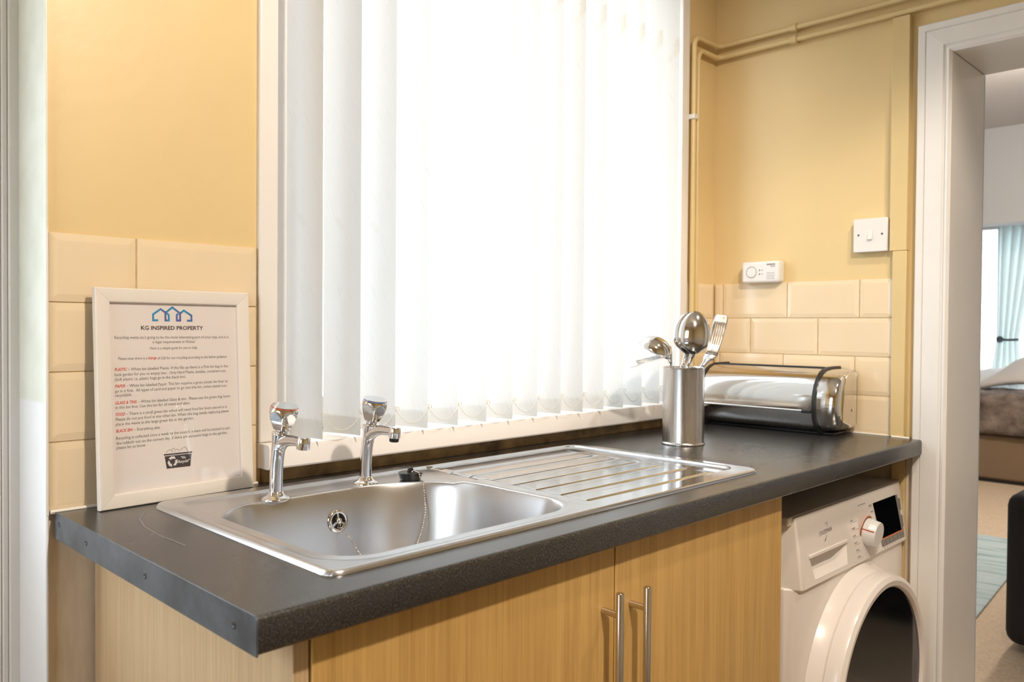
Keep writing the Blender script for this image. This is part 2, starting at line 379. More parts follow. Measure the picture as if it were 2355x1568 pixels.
def row(parent, joints, z, ht, mode):
    for a, b_ in zip(joints[:-1], joints[1:]):
        wd = b_-a-GAP
        if wd < .012: continue
        if mode == 'back': tile(parent, wd, ht, (a+GAP/2, 0, z))
        else: tile(parent, wd, ht, (1.815, -a-GAP/2, z), -math.pi/2)
box('grout', 'grout', (.001, .326, .0028, .0072, ZT, ZT+.406), wall_back)
row(wall_back, [0, .224, .3255], ZT+.0, TH, 'back')
row(wall_back, [0, .124, .3255], ZT+PT, TH, 'back')
row(wall_back, [0, .224, .3255], ZT+2*PT, TH, 'back')
row(wall_back, [0, .124, .3255], ZT+3*PT, TH, 'back')
# strip of tiles between the window and the corner
box('grout', 'grout', (1.666, 1.815, .0028, .0072, ZT, ZT+.406), wall_back)
for k, j in enumerate(([1.666, 1.76, 1.814], [1.666, 1.814], [1.666, 1.76, 1.814], [1.666, 1.814])): row(wall_back, j, ZT+k*PT, TH, 'back')
box('grout', 'grout', (1.8178, 1.8222, -.521, .0, ZT, ZT+.406), wall_right)
row(wall_right, [.0, .1193, .3213, .5195], ZT, TH, 'r')
row(wall_right, [.0, .0194, .2214, .4234, .5195], ZT+PT, TH, 'r')
row(wall_right, [.0, .1193, .3213, .5195], ZT+2*PT, TH, 'r')
row(wall_right, [.0, .0294, .2314, .4334, .5195], ZT+3*PT, TH, 'r')
# grimy batten below the sill and sealant lines
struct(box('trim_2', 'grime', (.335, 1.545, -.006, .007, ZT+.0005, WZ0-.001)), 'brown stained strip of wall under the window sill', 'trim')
g = MB().tube([(.002, -.003, ZT+.001), (.325, -.003, ZT+.001)], .0035, 6); g.build('sealant', 'caulk', wall_back, smooth=True)
g = MB().tube([(1.812, -.02, ZT+.001), (1.812, -.52, ZT+.001), (1.800, -.527, ZT+.001), (1.798, -.57, ZT+.001)], .0035, 6); g.build('sealant', 'caulk', wall_right, smooth=True)
# white edge trim at the tile end
g = MB().box(-.0035, .0005, -.002, .006, ZT-.005, ZT+.410); struct(g.build('trim_3', 'white_gloss', bevel=.001), 'thin white edging where the tiles meet the reveal', 'trim')

# ------------------------------------------------------------------ kitchen window
w1 = sempty('window_1', 'white kitchen window with casing and deep sill behind the blind', 'window', (.995, .1, WZ0))
ox, oy, oz = .995, .1, WZ0
def wbox(name, mat, x0, x1, y0, y1, z0, z1, bevel=.003): return box(name, mat, (x0-ox, x1-ox, y0-oy, y1-oy, z0-oz, z1-oz), w1, bevel)
wbox('casing', 'upvc', .3285, .364, -.003, .03, .9795, WZ1); wbox('casing', 'upvc', 1.627, 1.663, -.003, .03, .9795, WZ1); wbox('casing', 'upvc', .364, 1.627, -.003, .03, WZ1-.036, WZ1)
wbox('jamb', 'upvc', .3285, .366, .031, .10, .9795, WZ1); wbox('jamb', 'upvc', 1.625, 1.663, .031, .10, .9795, WZ1)
for (a, b_, c, d_) in ((.3285, .452, .9795, WZ1), (1.538, 1.663, .9795, WZ1), (.452, 1.538, .9795, 1.045), (.452, 1.538, WZ1-.09, WZ1), (.965, 1.025, 1.045, WZ1-.09)): wbox('sash', 'upvc', a, b_, .10, .155, c, d_, .005)
wbox('pane', 'clear_glass', .452, .965, .124, .130, 1.045, WZ1-.09, 0); wbox('pane', 'clear_glass', 1.025, 1.538, .124, .130, 1.045, WZ1-.09, 0)
pf = [(.155-oy, .937-oz), (.155-oy, .979-oz), (-.034-oy, .979-oz), (-.038-oy, .9775-oz), (-.040-oy, .973-oz), (-.040-oy, .941-oz), (-.038-oy, .938-oz), (-.034-oy, .937-oz)]
g = MB().prism(pf, 'x', .3275-ox, 1.664-ox); g.build('window_sill', 'sill_upvc', w1, smooth=True, angle=30)

# ------------------------------------------------------------------ doorway to the bedroom
XA = 1.795
def arch(y0, y1, z0, z1, horizontal=False):
    pass
tr = sempty('trim_4', 'white moulded door surround with rounded inner bead', 'trim', (XA, -.655, FZ))
prof = [(0, XW), (0, XA+.006), (.0025, XA+.004), (.0165, XA+.004), (.0185, XA+.007), (.0205, XA+.003), (.060, XA), (.0635, XA+.004), (.066, XA+.0045), (.068, XA), (.0735, XA-.001), (.0785, XA+.003), (.0785, XW)]
# left leg: profile in (distance from outer edge, X)
def leg(y_out, sgn):
    v = []
    for zf in (0, 1):
        for d_, x in prof:
            z = FZ if zf == 0 else (1.9405-d_)
            v.append((x-XA, y_out+sgn*d_+.655, z-FZ))
    n = len(prof); f = [(i, i+1, n+i+1, n+i) for i in range(n-1)]; f += [tuple(range(n))]
    return MB().add(v, f)
leg(-.5755, -1).build('architrave', 'white_gloss', tr, smooth=True, angle=25)
leg(-1.54, 1).build('architrave', 'white_gloss', tr, smooth=True, angle=25)
v = []
for yf in (0, 1):
    for d_, x in prof: v.append((x-XA, (-.5755-d_ if yf == 0 else -1.54+d_)+.655, 1.9405-d_-FZ))
n = len(prof); MB().add(v, [(i, i+1, n+i+1, n+i) for i in range(n-1)]).build('architrave', 'white_gloss', tr, smooth=True, angle=25)
g = MB().box(XA+.003-XA, 2.062-XA, -.0005, .012, 0, 1.862-FZ); g.build('lining', 'white_gloss', tr, bevel=.002)
g = MB().box(XA+.003-XA, 2.062-XA, -.805, -.0005, 1.8605-FZ, 1.875-FZ); g.build('lining', 'white_gloss', tr, bevel=.002)
g = MB().box(XA+.003-XA, 2.062-XA, -.817, -.805, 0, 1.862-FZ); g.build('lining', 'white_gloss', tr, bevel=.002)
# painted cable trunking up the wall beside the architrave
g = MB().box(1.800, XW+.0002, -.556, -.513, 1.385, 1.977)
struct(g.build('trim_5', 'yellow_gloss', bevel=.0015), 'yellow painted trunking above the switch beside the door surround', 'trim')
g = MB().box(1.800, XW+.0002, -.556, -.5215, ZT+.001, 1.3845)
struct(g.build('trim_6', 'yellow_gloss', bevel=.0015), 'narrower yellow painted trunking running down to the worktop', 'trim')
g = MB().box(1.810, XW+.0002, -.5565, -.523, FZ, ZT-.04)
struct(g.build('trim_7', 'yellow_gloss', bevel=.0015), 'yellow painted post behind the washing machine corner', 'trim')

# ------------------------------------------------------------------ worktop
wt = thing('worktop', 'dark speckled grey laminate kitchen worktop with metal end strip', 'worktop', (.92, -.3, ZT-.038))
def slab(x0, x1, y0, y1, rnd):
    if rnd:
        P = [(y1, -.038), (y1, 0)]+[(y0+.006-.006*math.sin(t), -.006+.006*math.cos(t)) for t in np.linspace(0, math.pi/2, 6)]+[(y0+.005-.005*math.cos(t), -.033-.005*math.sin(t)) for t in np.linspace(0, math.pi/2, 5)]
        return MB().prism([(a+.3, b_+.038) for a, b_ in P], 'x', x0-.92, x1-.92)
    return MB().box(x0-.92, x1-.92, y0+.3, y1+.3, 0, .038)
g = MB()
for a in ((.0097, .140, -.60, -.001, 1), (.60, 1.790, -.60, -.001, 1), (.140, .60, -.60, -.530, 1), (.140, .60, -.150, -.001, 0), (1.79, 1.814, -.568, -.001, 0)):
    q = slab(*a); g.add(q.v, q.f)
# front corner that laps onto the door surround
q = MB().prism([(a+.3, b_+.038) for a, b_ in ([(-.572, -.038), (-.572, 0)]+[(-.60+.006-.006*math.sin(t), -.006+.006*math.cos(t)) for t in np.linspace(0, math.pi/2, 6)]+[(-.60+.005-.005*math.cos(t), -.033-.005*math.sin(t)) for t in np.linspace(0, math.pi/2, 5)])], 'x', 1.79-.92, 1.7975-.92); g.add(q.v, q.f)
g.build('slab', 'worktop_laminate', wt, smooth=True, angle=30)
P = [(-.001, -.0385), (-.001, .0005)]+[(-.6+.006-.0065*math.sin(t), -.006+.0065*math.cos(t)) for t in np.linspace(0, math.pi/2, 6)]+[(-.6005, -.0385)]
strip = MB().prism([(a+.3, b_+.038) for a, b_ in P], 'x', .0075-.92, .0097-.92).build('end_strip', 'end_strip', wt, bevel=.0004)
Mx = Matrix.Rotation(R(-90), 4, 'Y')
for yy, zz in ((-.022, -.014), (-.135, -.019), (-.335, -.019), (-.555, -.019)):
    g = MB().lathe([(.0001, .0002), (.0012, .0001), (.0022, .0008), (.0042, .0006), (.0046, 0)], 14, Matrix.Translation((.0075-.92, yy+.3, zz+.038)) @ Mx); g.build('screw', 'screw_dark', strip, smooth=True, angle=30)
# long curved scratch
sc = [(.098, -.098), (.079, -.13), (.067, -.18), (.063, -.24), (.066, -.31)]
P2 = []
for i in range(len(sc)-1):
    for t in (0, .5): P2.append((sc[i][0]*(1-t)+sc[i+1][0]*t, sc[i][1]*(1-t)+sc[i+1][1]*t))
P2.append(sc[-1]); wd = .0009
g = MB().grid([[(x-.92-wd, y+.3, .0383) for x, y in P2], [(x-.92+wd, y+.3, .0383) for x, y in P2]]); g.build('scratch', 'scratch_mark', wt)

# ------------------------------------------------------------------ sink
def sdf_rr(X, Y, x0, x1, y0, y1, rbl, rbr, rfl, rfr):
    """signed distance, positive inside; b = back (+y), f = front"""
    cx, cy = (x0+x1)/2, (y0+y1)/2
    r = np.where(Y > cy, np.where(X < cx, rbl, rbr), np.where(X < cx, rfl, rfr))
    qx = np.abs(X-cx)-(x1-x0)/2+r; qy = np.abs(Y-cy)-(y1-y0)/2+r
    return -(np.minimum(np.maximum(qx, qy), 0)+np.hypot(np.maximum(qx, 0), np.maximum(qy, 0))-r)
def sm(x, a, b_):
    t = np.clip((x-a)/(b_-a), 0, 1); return t*t*(3-2*t)
SX0, SX1, SY0, SY1 = .1215, 1.087, -.547, -.0555
def sink_h(X, Y, with_bowl=True):
    do = sdf_rr(X, Y, SX0, SX1, SY0, SY1, .03, .035, .02, .035)
    h = .0058*np.sqrt(np.clip(1-(1-np.clip(do/.0055, 0, 1))**2, 0, 1))+.0004
    tl = sdf_rr(X, Y, .150, .70, -.26, -.086, .022, .01, .01, .01); sl = X-(.612+.035*(Y+.5)*.9)
    dr = sdf_rr(X, Y, .40, 1.060, -.507, -.086, .02, .03, .03, .03)
    h = h-.0038*np.maximum(sm(tl, 0, .009)*sm(-sl, -.02, .0), sm(dr, 0, .009)*0)
    sB = sm(dr, 0, .010)*sm(sl, 0, .006); h = h-.0050*sB
    # drainer ribs
    t = np.clip((X-.62)/.385, 0, 1)
    for i in range(7):
        e = Y-(-.158-.0555*i)
        rib = sm(e, -.001, .0042)*sm(-(e-.036), -.001, .0045)*sm(X, .622, .630)*sm(-X, -1.012, -.975)
        h = h+.0026*rib
    # bowl
    db = sdf_rr(X, Y, .150, .578, -.523, -.160, .095, .15, .06, .075)
    dd = np.clip(db, 0, None)
    lip = .0016*np.exp(-(db/.007)**2)
    h = h+lip
    bowl = .158*(1-np.exp(-(dd/.023)**1.55))
    return np.where(db > 0, h-bowl, h) if with_bowl else h
sk = thing('kitchen_sink', 'stainless steel inset sink with one bowl and ribbed drainer', 'sink', ((SX0+SX1)/2, (SY0+SY1)/2, ZT))
xs = np.arange(SX0, SX1+1e-6, (SX1-SX0)/386); ys = np.arange(SY0, SY1+1e-6, (SY1-SY0)/394)
GX, GY = np.meshgrid(xs, ys)
# round the outer corners by pulling outside points onto the rounded outline
for (cx, cy, r_) in ((SX0, SY1, .03), (SX1, SY1, .035), (SX0, SY0, .02), (SX1, SY0, .035)):
    ccx = cx+r_*(1 if cx == SX0 else -1); ccy = cy+r_*(1 if cy == SY0 else -1)
    dx, dy = GX-ccx, GY-ccy; inc = (np.sign(dx) == np.sign(cx-ccx)) & (np.sign(dy) == np.sign(cy-ccy)); dist = np.hypot(dx, dy)
    mx_ = np.maximum(np.abs(dx), np.abs(dy)); s_ = np.where(inc & (dist > 1e-9), mx_/np.maximum(dist, 1e-9), 1)
    GX = ccx+dx*s_; GY = ccy+dy*s_
GZ = sink_h(GX, GY)
GZ[0, :] = GZ[-1, :] = 0.0003; GZ[:, 0] = GZ[:, -1] = .0003
h_, w_ = GX.shape
VV = np.stack([GX-(SX0+SX1)/2, GY-(SY0+SY1)/2, GZ], -1).reshape(-1, 3)
I = np.arange(h_*w_).reshape(h_, w_)
FF = np.stack([I[:-1, :-1], I[:-1, 1:], I[1:, 1:], I[1:, :-1]], -1).reshape(-1, 4)
DBv = sdf_rr(GX, GY, .150, .578, -.523, -.160, .095, .15, .06, .075).reshape(-1); FF = FF[DBv[FF].min(1) < -.004]
def contour(d_, n_=14):
    x0, x1, y0, y1 = .150+d_, .578-d_, -.523+d_, -.160-d_; out = []
    for (cx, cy, r0, a0) in ((x1, y0, .075, -90), (x1, y1, .15, 0), (x0, y1, .095, 90), (x0, y0, .06, 180)):
        r_ = r0-d_ if d_ < 0 else r0-.35*d_
        ccx = cx-r_ if cx == x1 else cx+r_; ccy = cy-r_ if cy == y1 else cy+r_
        out += [(ccx+r_*math.cos(R(a0+90*k/n_)), ccy+r_*math.sin(R(a0+90*k/n_))) for k in range(n_+1)]
    # even out the straight runs
    P = []
    for i_, (p, q_) in enumerate(zip(out, out[1:]+out[:1])):
        P.append(p)
        if i_ % (n_+1) == n_:
            P += [(p[0]+(q_[0]-p[0])*k/24, p[1]+(q_[1]-p[1])*k/24) for k in range(1, 24)]
    return P
DD = [-.013, -.010, -.008, -.006, -.004, -.002, 0, .001, .002, .0035, .005, .007, .009, .011, .013, .016, .019, .022, .025, .028, .032, .036, .041, .047, .054, .062, .072, .084, .10]
rings_ = [contour(d_) for d_ in DD]; nr = len(rings_[0]); LV = []
for d_, rg in zip(DD, rings_):
    a_ = np.array(rg); zz = sink_h(a_[:, 0], a_[:, 1], False)+.00015
    dep = .158*(1-math.exp(-(max(d_, 0)/.023)**1.55)) if d_ > 0 else 0
    LV += [(x-(SX0+SX1)/2, y-(SY0+SY1)/2, z-dep) for (x, y), z in zip(rg, zz)]
LF = [(i*nr+k, i*nr+(k+1) % nr, (i+1)*nr+(k+1) % nr, (i+1)*nr+k) for i in range(len(DD)-1) for k in range(nr)]+[tuple((len(DD)-1)*nr+k for k in range(nr))]
put('bowl', MB().add(LV, LF).mesh('bowl'), 'sink_steel', sk, smooth=True, angle=180)
MB().lathe([(.035, .0005), (.043, .002), (.045, 0)], 32, Matrix.Translation((.364-(SX0+SX1)/2, -.3415-(SY0+SY1)/2, -.158+.0015))).build('waste', 'polished_steel', sk, smooth=True)
me = bpy.data.meshes.new('basin'); me.from_pydata(VV.tolist(), [], FF.tolist())
put('basin', me, 'sink_steel', sk, smooth=True, angle=180)
def hz(x, y): return ZT+float(sink_h(np.array(x), np.array(y)))
slx, sly = (SX0+SX1)/2, (SY0+SY1)/2
# overflow rosette on the back wall of the bowl
ovx, ovz = .377, .866
yy = np.linspace(-.165, -.24, 600); zz_ = np.array([hz(ovx, y) for y in yy]); k = int(np.argmin(abs(zz_-ovz))); ovy = yy[k]
sl_ = (zz_[k+3]-zz_[k-3])/(yy[k+3]-yy[k-3]); nrm = Vector((0, -sl_, 1)).normalized()
Mo = Matrix.Translation((ovx-slx, ovy-sly, ovz-ZT)) @ nrm.to_track_quat('Z', 'Y').to_matrix().to_4x4()
ov = MB().lathe([(.0125, .0005), (.0125, .003), (.0145, .0040), (.0175, .0032), (.019, .0008)], 32, Mo).build('overflow', 'polished_steel', sk, smooth=True, angle=50)
MB().lathe([(.0002, .0012), (.0126, .0012)], 24, Mo).build('overflow_hole', 'black_plastic', ov)
for a in (90, 210, 330):
    c, s_ = math.cos(R(a)), math.sin(R(a)); p_ = Vector((-s_, c, 0)); d_ = Vector((c, s_, 0))
    vv = [Mo @ (d_*q+p_*t+Vector((0, 0, z))) for q in (.003, .0128) for t in (-.0018, .0018) for z in (.001, .003)]
    MB().add(vv, [(0, 1, 3, 2), (4, 6, 7, 5), (0, 4, 5, 1), (2, 3, 7, 6), (0, 2, 6, 4), (1, 5, 7, 3)]).build('spoke', 'polished_steel', ov)
MB().lathe([(.0055, .001), (.0055, .005), (.004, .0075), (.0002, .0085)], 16, Mo).build('screw', 'chrome', ov, smooth=True, angle=50)

# ------------------------------------------------------------------ plug with bead chain
plx, ply = .5310, -.1655
plug = thing('sink_plug', 'black rubber sink plug with steel bead chain resting on the sink ledge', 'plug', (plx, ply, hz(plx, ply)))
zl = hz(plx, ply)
MB().lathe([(.0165, 0), (.0185, .002), (.0205, .0105), (.0215, .0135), (.0205, .0145), (.0002, .0140)], 36).build('stopper', 'black_rubber', plug, smooth=True, angle=40)
MB().prism([(-.0065, .013), (.0065, .013), (.005, .0195), (.003, .0225), (-.003, .0225), (-.005, .0195)], 'y', -.0022, .0022).build('lug', 'black_rubber', plug, bevel=.0008)
t = np.linspace(0, 2*math.pi, 17)
MB().tube([(.002+.0058*math.sin(a)*.8, -.004+.0035*math.cos(a)-.002, .0185-.0035*(1-math.cos(a)*-1)*.5-.001) for a in t], .0007, 6).build('ring', 'chrome', plug, smooth=True)
ctrl = [(plx+.001, ply-.0075, zl+.0165), (plx+.0015, ply-.0215, zl+.0150), (plx+.001, ply-.0260, zl+.0070), (.5295, -.2020, hz(.52, -.18)+.001), (.5250, -.2130, .888), (.5180, -.2230, .866), (.5050, -.2310, .842), (.4890, -.2370, .820), (.4700, -.2440, .801), (.4500, -.2520, .786), (.424, -.254, .780), (.408, -.245, .790), (.398, -.228, .803), (.391, -.208, .822), (.384, -.197, .842), (.379, ovy-.008, .853), (.377, ovy-.0075, .862)]
def spline(P, n=14):
    P = [Vector(p) for p in P]; out = []
    for i in range(len(P)-1):
        p0, p1, p2, p3 = P[max(i-1, 0)], P[i], P[i+1], P[min(i+2, len(P)-1)]
        for k_ in range(n):
            t_ = k_/n; out.append(.5*((2*p1)+(p2-p0)*t_+(2*p0-5*p1+4*p2-p3)*t_*t_+(3*p1-p0-3*p2+p3)*t_**3))
    out.append(P[-1]); return out
def resample(P, step):
    out = [P[0]]; acc = 0
    for a, b_ in zip(P[:-1], P[1:]):
        L = (b_-a).length
        while acc+L >= step:
            t_ = (step-acc)/L; a = a.lerp(b_, t_); out.append(a.copy()); L = (b_-a).length; acc = 0
        acc += L
    return out
cp = spline(ctrl)
# keep the chain just clear of the bowl wall
for p_ in cp:
    if p_.y < -.16:
        zs = hz(p_.x, p_.y)
        if p_.z < zs+.003:
            for _ in range(60):
                p_.y -= .001
                if hz(p_.x, p_.y) < p_.z-.003: break
base = Vector((plx, ply, zl)); g = MB()
for p_ in resample(cp, .0044): g.ball(p_-base, .0017, 8, 5)
g.tube([p_-base for p_ in resample(cp, .006)], .0006, 5)
ch = g.build('bead_chain', 'bead_steel', plug, smooth=True, angle=180)
MB().tube([Vector((.377, ovy-.007, .871))-base, Vector((.3715, ovy-.0085, .858))-base, Vector((.378, ovy-.0095, .8555))-base, Vector((.3825, ovy-.009, .862))-base], .0007, 6).build('hook', 'chrome', plug, smooth=True)

# ------------------------------------------------------------------ taps
def make_tap(name, label, x, y, ringmat, insert, spin=0.):
    z0 = hz(x, y)-.0005
    T = thing(name, label, 'tap', (x, y, z0), 'pillar taps', spin)
    MB().lathe([(.0215, 0), (.0218, .0022), (.0205, .0042), (.0165, .0058), (.0130, .0085), (.0112, .0125), (.0105, .0135)], 36).build('flange', 'chrome', T, smooth=True, angle=50)
    col_pts = spline([(0, .0005, .011), (0, 0, .03), (0, -.0015, .055), (0, -.0045, .074), (0, -.0085, .090), (0, -.0115, .1015), (0, -.0125, .106)], 5)
    n = len(col_pts); rr = np.interp(np.linspace(0, 1, n), [0, .15, .45, .62, .78, .92, 1], [.0103, .0100, .0102, .0112, .0130, .0138, .0128])
    g = MB().tube(col_pts, list(rr), 24)
    sp = spline([(0, -.004, .076), (0, -.011, .0865), (0, -.024, .0935), (0, -.042, .0965), (0, -.060, .0965), (0, -.071, .0955)], 6); n = len(sp)
    g.tube(sp, list(np.interp(np.linspace(0, 1, n), [0, .2, .5, .8, 1], [.0102, .0110, .0088, .0076, .0074])), 20)
    g.build('body', 'chrome', T, smooth=True, angle=60)
    MB().lathe([(.0085, -.011), (.0100, -.0105), (.0102, -.002), (.0100, .005), (.0085, .0072), (.0002, .0078)], 28, Matrix.Translation((0, -.0715, .0965)) @ Matrix.Rotation(R(6), 4, 'X')).build('nozzle', 'chrome', T, smooth=True, angle=45)
    if insert:
        MB().lathe([(.0078, -.017), (.0084, -.010), (.0002, -.0095)], 24, Matrix.Translation((0, -.0715, .0965)) @ Matrix.Rotation(R(6), 4, 'X')).build('aerator', 'black_rubber', T, smooth=True, angle=45)
    Mh = Matrix.Translation((0, -.0128, .104)) @ Matrix.Rotation(R(13), 4, 'X')
    MB().lathe([(.0098, 0), (.0098, .006), (.0085, .007), (.0085, .012)], 24, Mh).build('neck', 'chrome', T, smooth=True, angle=40)
    def flute(t_, z):
        Rz = float(np.interp(z, HZ, HR)); d_ = ((t_+R(8)) % R(60))-R(30); cut = float(np.interp(z, [.008, .014, .022, .030, .037, .040], [.0118, .0148, .0178, .0200, .0217, .0300]))
        return min(Rz, cut/math.cos(d_))/Rz
    HP = [(.0150, .0080), (.0176, .0083), (.0188, .011), (.0200, .0145), (.0211, .018), (.0220, .0215), (.0227, .025), (.0230, .0285), (.0231, .031), (.0230, .0335), (.0228, .036), (.0224, .0385), (.0217, .0412), (.0203, .0432)]
    HZ = [p_[1] for p_ in HP]; HR = [p_[0] for p_ in HP]
    H = MB().lathe(HP, 120, Mh, flute).build('handle', 'chrome', T, smooth=True, angle=35)
    MB().lathe([(.0203, .0428), (.0206, .0434), (.0199, .0441)], 40, Mh).build('indicator_ring', ringmat, H, smooth=True, angle=60)
    MB().lathe([(.0199, .0440), (.0193, .0452), (.0002, .0462)], 40, Mh).build('cap', 'chrome', H, smooth=True, angle=50)
    return T
make_tap('pillar_tap', 'chrome pillar tap with a red ring on its handle', .2755, -.156, 'enamel_red', False, R(4))
make_tap('pillar_tap', 'chrome pillar tap with a blue ring and black nozzle insert', .4545, -.1395, 'enamel_blue', True, R(6))

# ------------------------------------------------------------------ sink cabinet
cb = thing('sink_cabinet', 'beech effect sink base cabinet with two doors and bar handles', 'cabinet', (.59, -.29, FZ))
def cbox(name, mat, x0, x1, y0, y1, z0, z1, parent=None, bevel=.0012):
    o = box(name, mat, (x0-.59, x1-.59, y0+.29, y1+.29, z0-FZ, z1-FZ), parent or cb, bevel); return o
cbox('end_panel', 'beech_panel', .0625, .0625+.0185, -.572, -.001, FZ+.001, .871)
cbox('side_panel', 'beech_panel', 1.090, 1.108, -.552, -.03, FZ+.10, .871)
cbox('base_panel', 'beech_panel', .083, 1.089, -.552, -.03, FZ+.10, FZ+.118)
cbox('back_panel', 'beech_panel', .083, 1.089, -.03, -.022, FZ+.10, .70)
cbox('plinth', 'beech_door', .083, 1.108, -.53, -.515, FZ+.001, FZ+.098)
cbox('rail', 'beech_door', .083, 1.089, -.552, -.535, .845, .871)
for (x0, x1, hx) in ((.0830, .5865, .5605), (.5895, 1.1085, .6270)):
    D = cbox('door', 'beech_door', x0, x1, -.575, -.556, FZ+.105, .866)
    hcx = hx-.59; zt = .8085 if hx < .6 else .8030; yb = -.6055
    g = MB().lathe([(.0052, zt-.36-FZ), (.0060, zt-.359-FZ), (.0060, zt-.001-FZ), (.0052, zt-FZ)], 24, Matrix.Translation((hcx, yb+.29, 0)))
    Hd = g.build('handle', 'brushed_bar', D, smooth=True, angle=40)
    for zz in (zt-.032, zt-.328):
        MB().tube([(hcx, -.576+.29, zz-FZ), (hcx, yb+.29, zz-FZ)], .0048, 16).build('handle', 'brushed_bar', D, smooth=True, angle=40)

# ------------------------------------------------------------------ washing machine
MX0, MX1 = 1.2135, 1.7935; mc = (MX0+MX1)/2
wm = thing('washing_machine', 'white freestanding washing machine with black round door and dial', 'washing machine', (mc, -.30, FZ))
def L(x, y, z): return (x-mc, y+.30, z-FZ)
# body with chamfered front edges
P = [(-mc+MX0-.016, -.06+.3), (-mc+MX0-.016, -.535+.3), (-mc+MX0-.006, -.548+.3), (-mc+MX0+.012, -.560+.3), (MX1-mc-.004, -.560+.3), (MX1-mc+.010, -.548+.3), (MX1-mc+.014, -.535+.3), (MX1-mc+.014, -.06+.3)]
MB().prism(P, 'z', .01, .656-FZ).build('body', 'white_enamel', wm, bevel=.004, seg=3)
P2_ = [(-mc+MX0-.016, -.06+.3), (-mc+MX0-.016, -.528+.3), (MX1-mc+.014, -.528+.3), (MX1-mc+.014, -.06+.3)]
MB().prism(P2_, 'z', .658-FZ, .781-FZ).build('upper_body', 'white_enamel', wm, bevel=.003)
MB().box(MX0-.018-mc, MX1+.016-mc, -.545+.3, -.05+.3, .783-FZ, .801-FZ).build('top_panel', 'white_enamel', wm, bevel=.004, seg=3)
# sloping control panel
def pp(u, v_, out=0.):
    """panel point: u = X, v = z on the slanted front, out = proud of it"""
    y = -.550-.017*(.80-v_)/.15
    return L(u, y-out*.994, v_-out*.113)
def panel_prism(pts, o0, o1):
    n = len(pts); v = [pp(a, b_, o0) for a, b_ in pts]+[pp(a, b_, o1) for a, b_ in pts]
    return MB().add(v, [tuple(range(n)), tuple(range(n, 2*n))[::-1]]+[(i, (i+1) % n, n+(i+1) % n, n+i) for i in range(n)])
DX0, DX1, DZ0, DZ1 = 1.262, 1.447, .664, .7115
# control panel with a rectangular opening for the drawer pull
RX0, RX1 = MX0+.004, MX1
pv = [pp(a, b_) for a, b_ in ((RX0, .800), (RX1-.002, .800), (RX1+.012, .652), (RX0, .652), (DX0, DZ1), (DX1, DZ1), (DX1-.004, DZ0), (DX0+.018, DZ0))]
pv += [L(RX0-.018, -.524, .800), L(RX1+.014, -.524, .800), L(RX1+.016, -.524, .650), L(RX0-.018, -.524, .650)]
MB().add(pv, [(0, 1, 5, 4), (1, 2, 6, 5), (2, 3, 7, 6), (3, 0, 4, 7), (0, 8, 9, 1), (1, 9, 10, 2), (2, 10, 11, 3), (3, 11, 8, 0)]).build('control_panel', 'white_enamel', wm, bevel=.004, seg=3)
hv = [pp(a, b_) for a, b_ in ((DX0, DZ1), (DX1, DZ1), (DX1-.004, DZ0), (DX0+.018, DZ0))]+[pp(DX0+.004, DZ1-.003, -.022), pp(DX1-.035, DZ1-.003, -.022), pp(DX1-.045, DZ0+.016, -.018), pp(DX0+.015, DZ0+.016, -.018)]
MB().add(hv, [(0, 1, 5, 4), (1, 2, 6, 5), (2, 3, 7, 6), (3, 0, 4, 7), (4, 5, 6, 7)]).build('detergent_drawer', 'white_enamel', wm, smooth=True, angle=60)
panel_prism([(DX0-.003, DZ1-.001), (DX1+.004, DZ1-.001), (DX1+.003, DZ1+.006), (DX0-.003, DZ1+.006)], 0, .003).build('drawer_lip', 'white_enamel', wm, bevel=.0012)
# display window, bar and buttons
DI = panel_prism([(1.612, .772), (1.752, .772), (1.771, .684), (1.638, .684)], -.001, .0012).build('display', 'display_black', wm)
panel_prism([(1.752, .772), (1.764, .772), (1.783, .684), (1.771, .684)], -.001, .0014).build('display_edge', 'grey_plastic', wm)
panel_prism([(1.638, .684), (1.783, .684), (1.7835, .6815), (1.6385, .6815)], -.001, .0016).build('accent_line', 'orange_line', wm)
for i in range(6):
    a = 1.6400+i*.0242; panel_prism([(a, .681), (a+.0222, .681), (a+.0255, .665), (a+.0033, .665)], -.001, .0016).build('button', 'grey_plastic', wm, bevel=.0005)
for (u, v_) in ((1.7745, .745), (1.7800, .703)):
    panel_prism([(u-.004, v_+.016), (u+.006, v_+.016), (u+.0085, v_-.013), (u-.0015, v_-.013)], -.001, .0014).build('button', 'grey_plastic', wm, bevel=.0005)
# dial
pn = Vector((0, -.994, -.113)); kc = Vector(pp(1.558, .7165)); Mk = Matrix.Translation(kc) @ pn.to_track_quat('Z', 'Y').to_matrix().to_4x4()
DL = MB().lathe([(.0315, .0), (.0315, .012), (.0300, .014), (.0285, .027), (.0270, .030), (.0002, .031)], 40, Mk).build('dial', 'white_plastic', wm, smooth=True, angle=35)
MB().lathe([(.034, .0008), (.0335, .0016), (.0318, .0016)], 40, Mk).build('dial_ring', 'black_gloss', DL)
MB().lathe([(.0368, .0004), (.0366, .0010), (.0341, .0010)], 40, Mk).build('dial_glow_ring', 'orange_line', DL)
vv = [Mk @ Vector((x, y, z)) for x in (-.030, -.0302) for y in (-.001, .001) for z in (.004, .026)]
gb = [Mk @ Vector((math.cos(a)*r_, math.sin(a)*r_, z)) for a in (R(158), R(162)) for (r_, z) in ((.0318, .002), (.0318, .013), (.0292, .028))]
MB().add(gb, [(0, 1, 4, 3), (1, 2, 5, 4)]).build('dial_mark', 'enamel_red', DL)
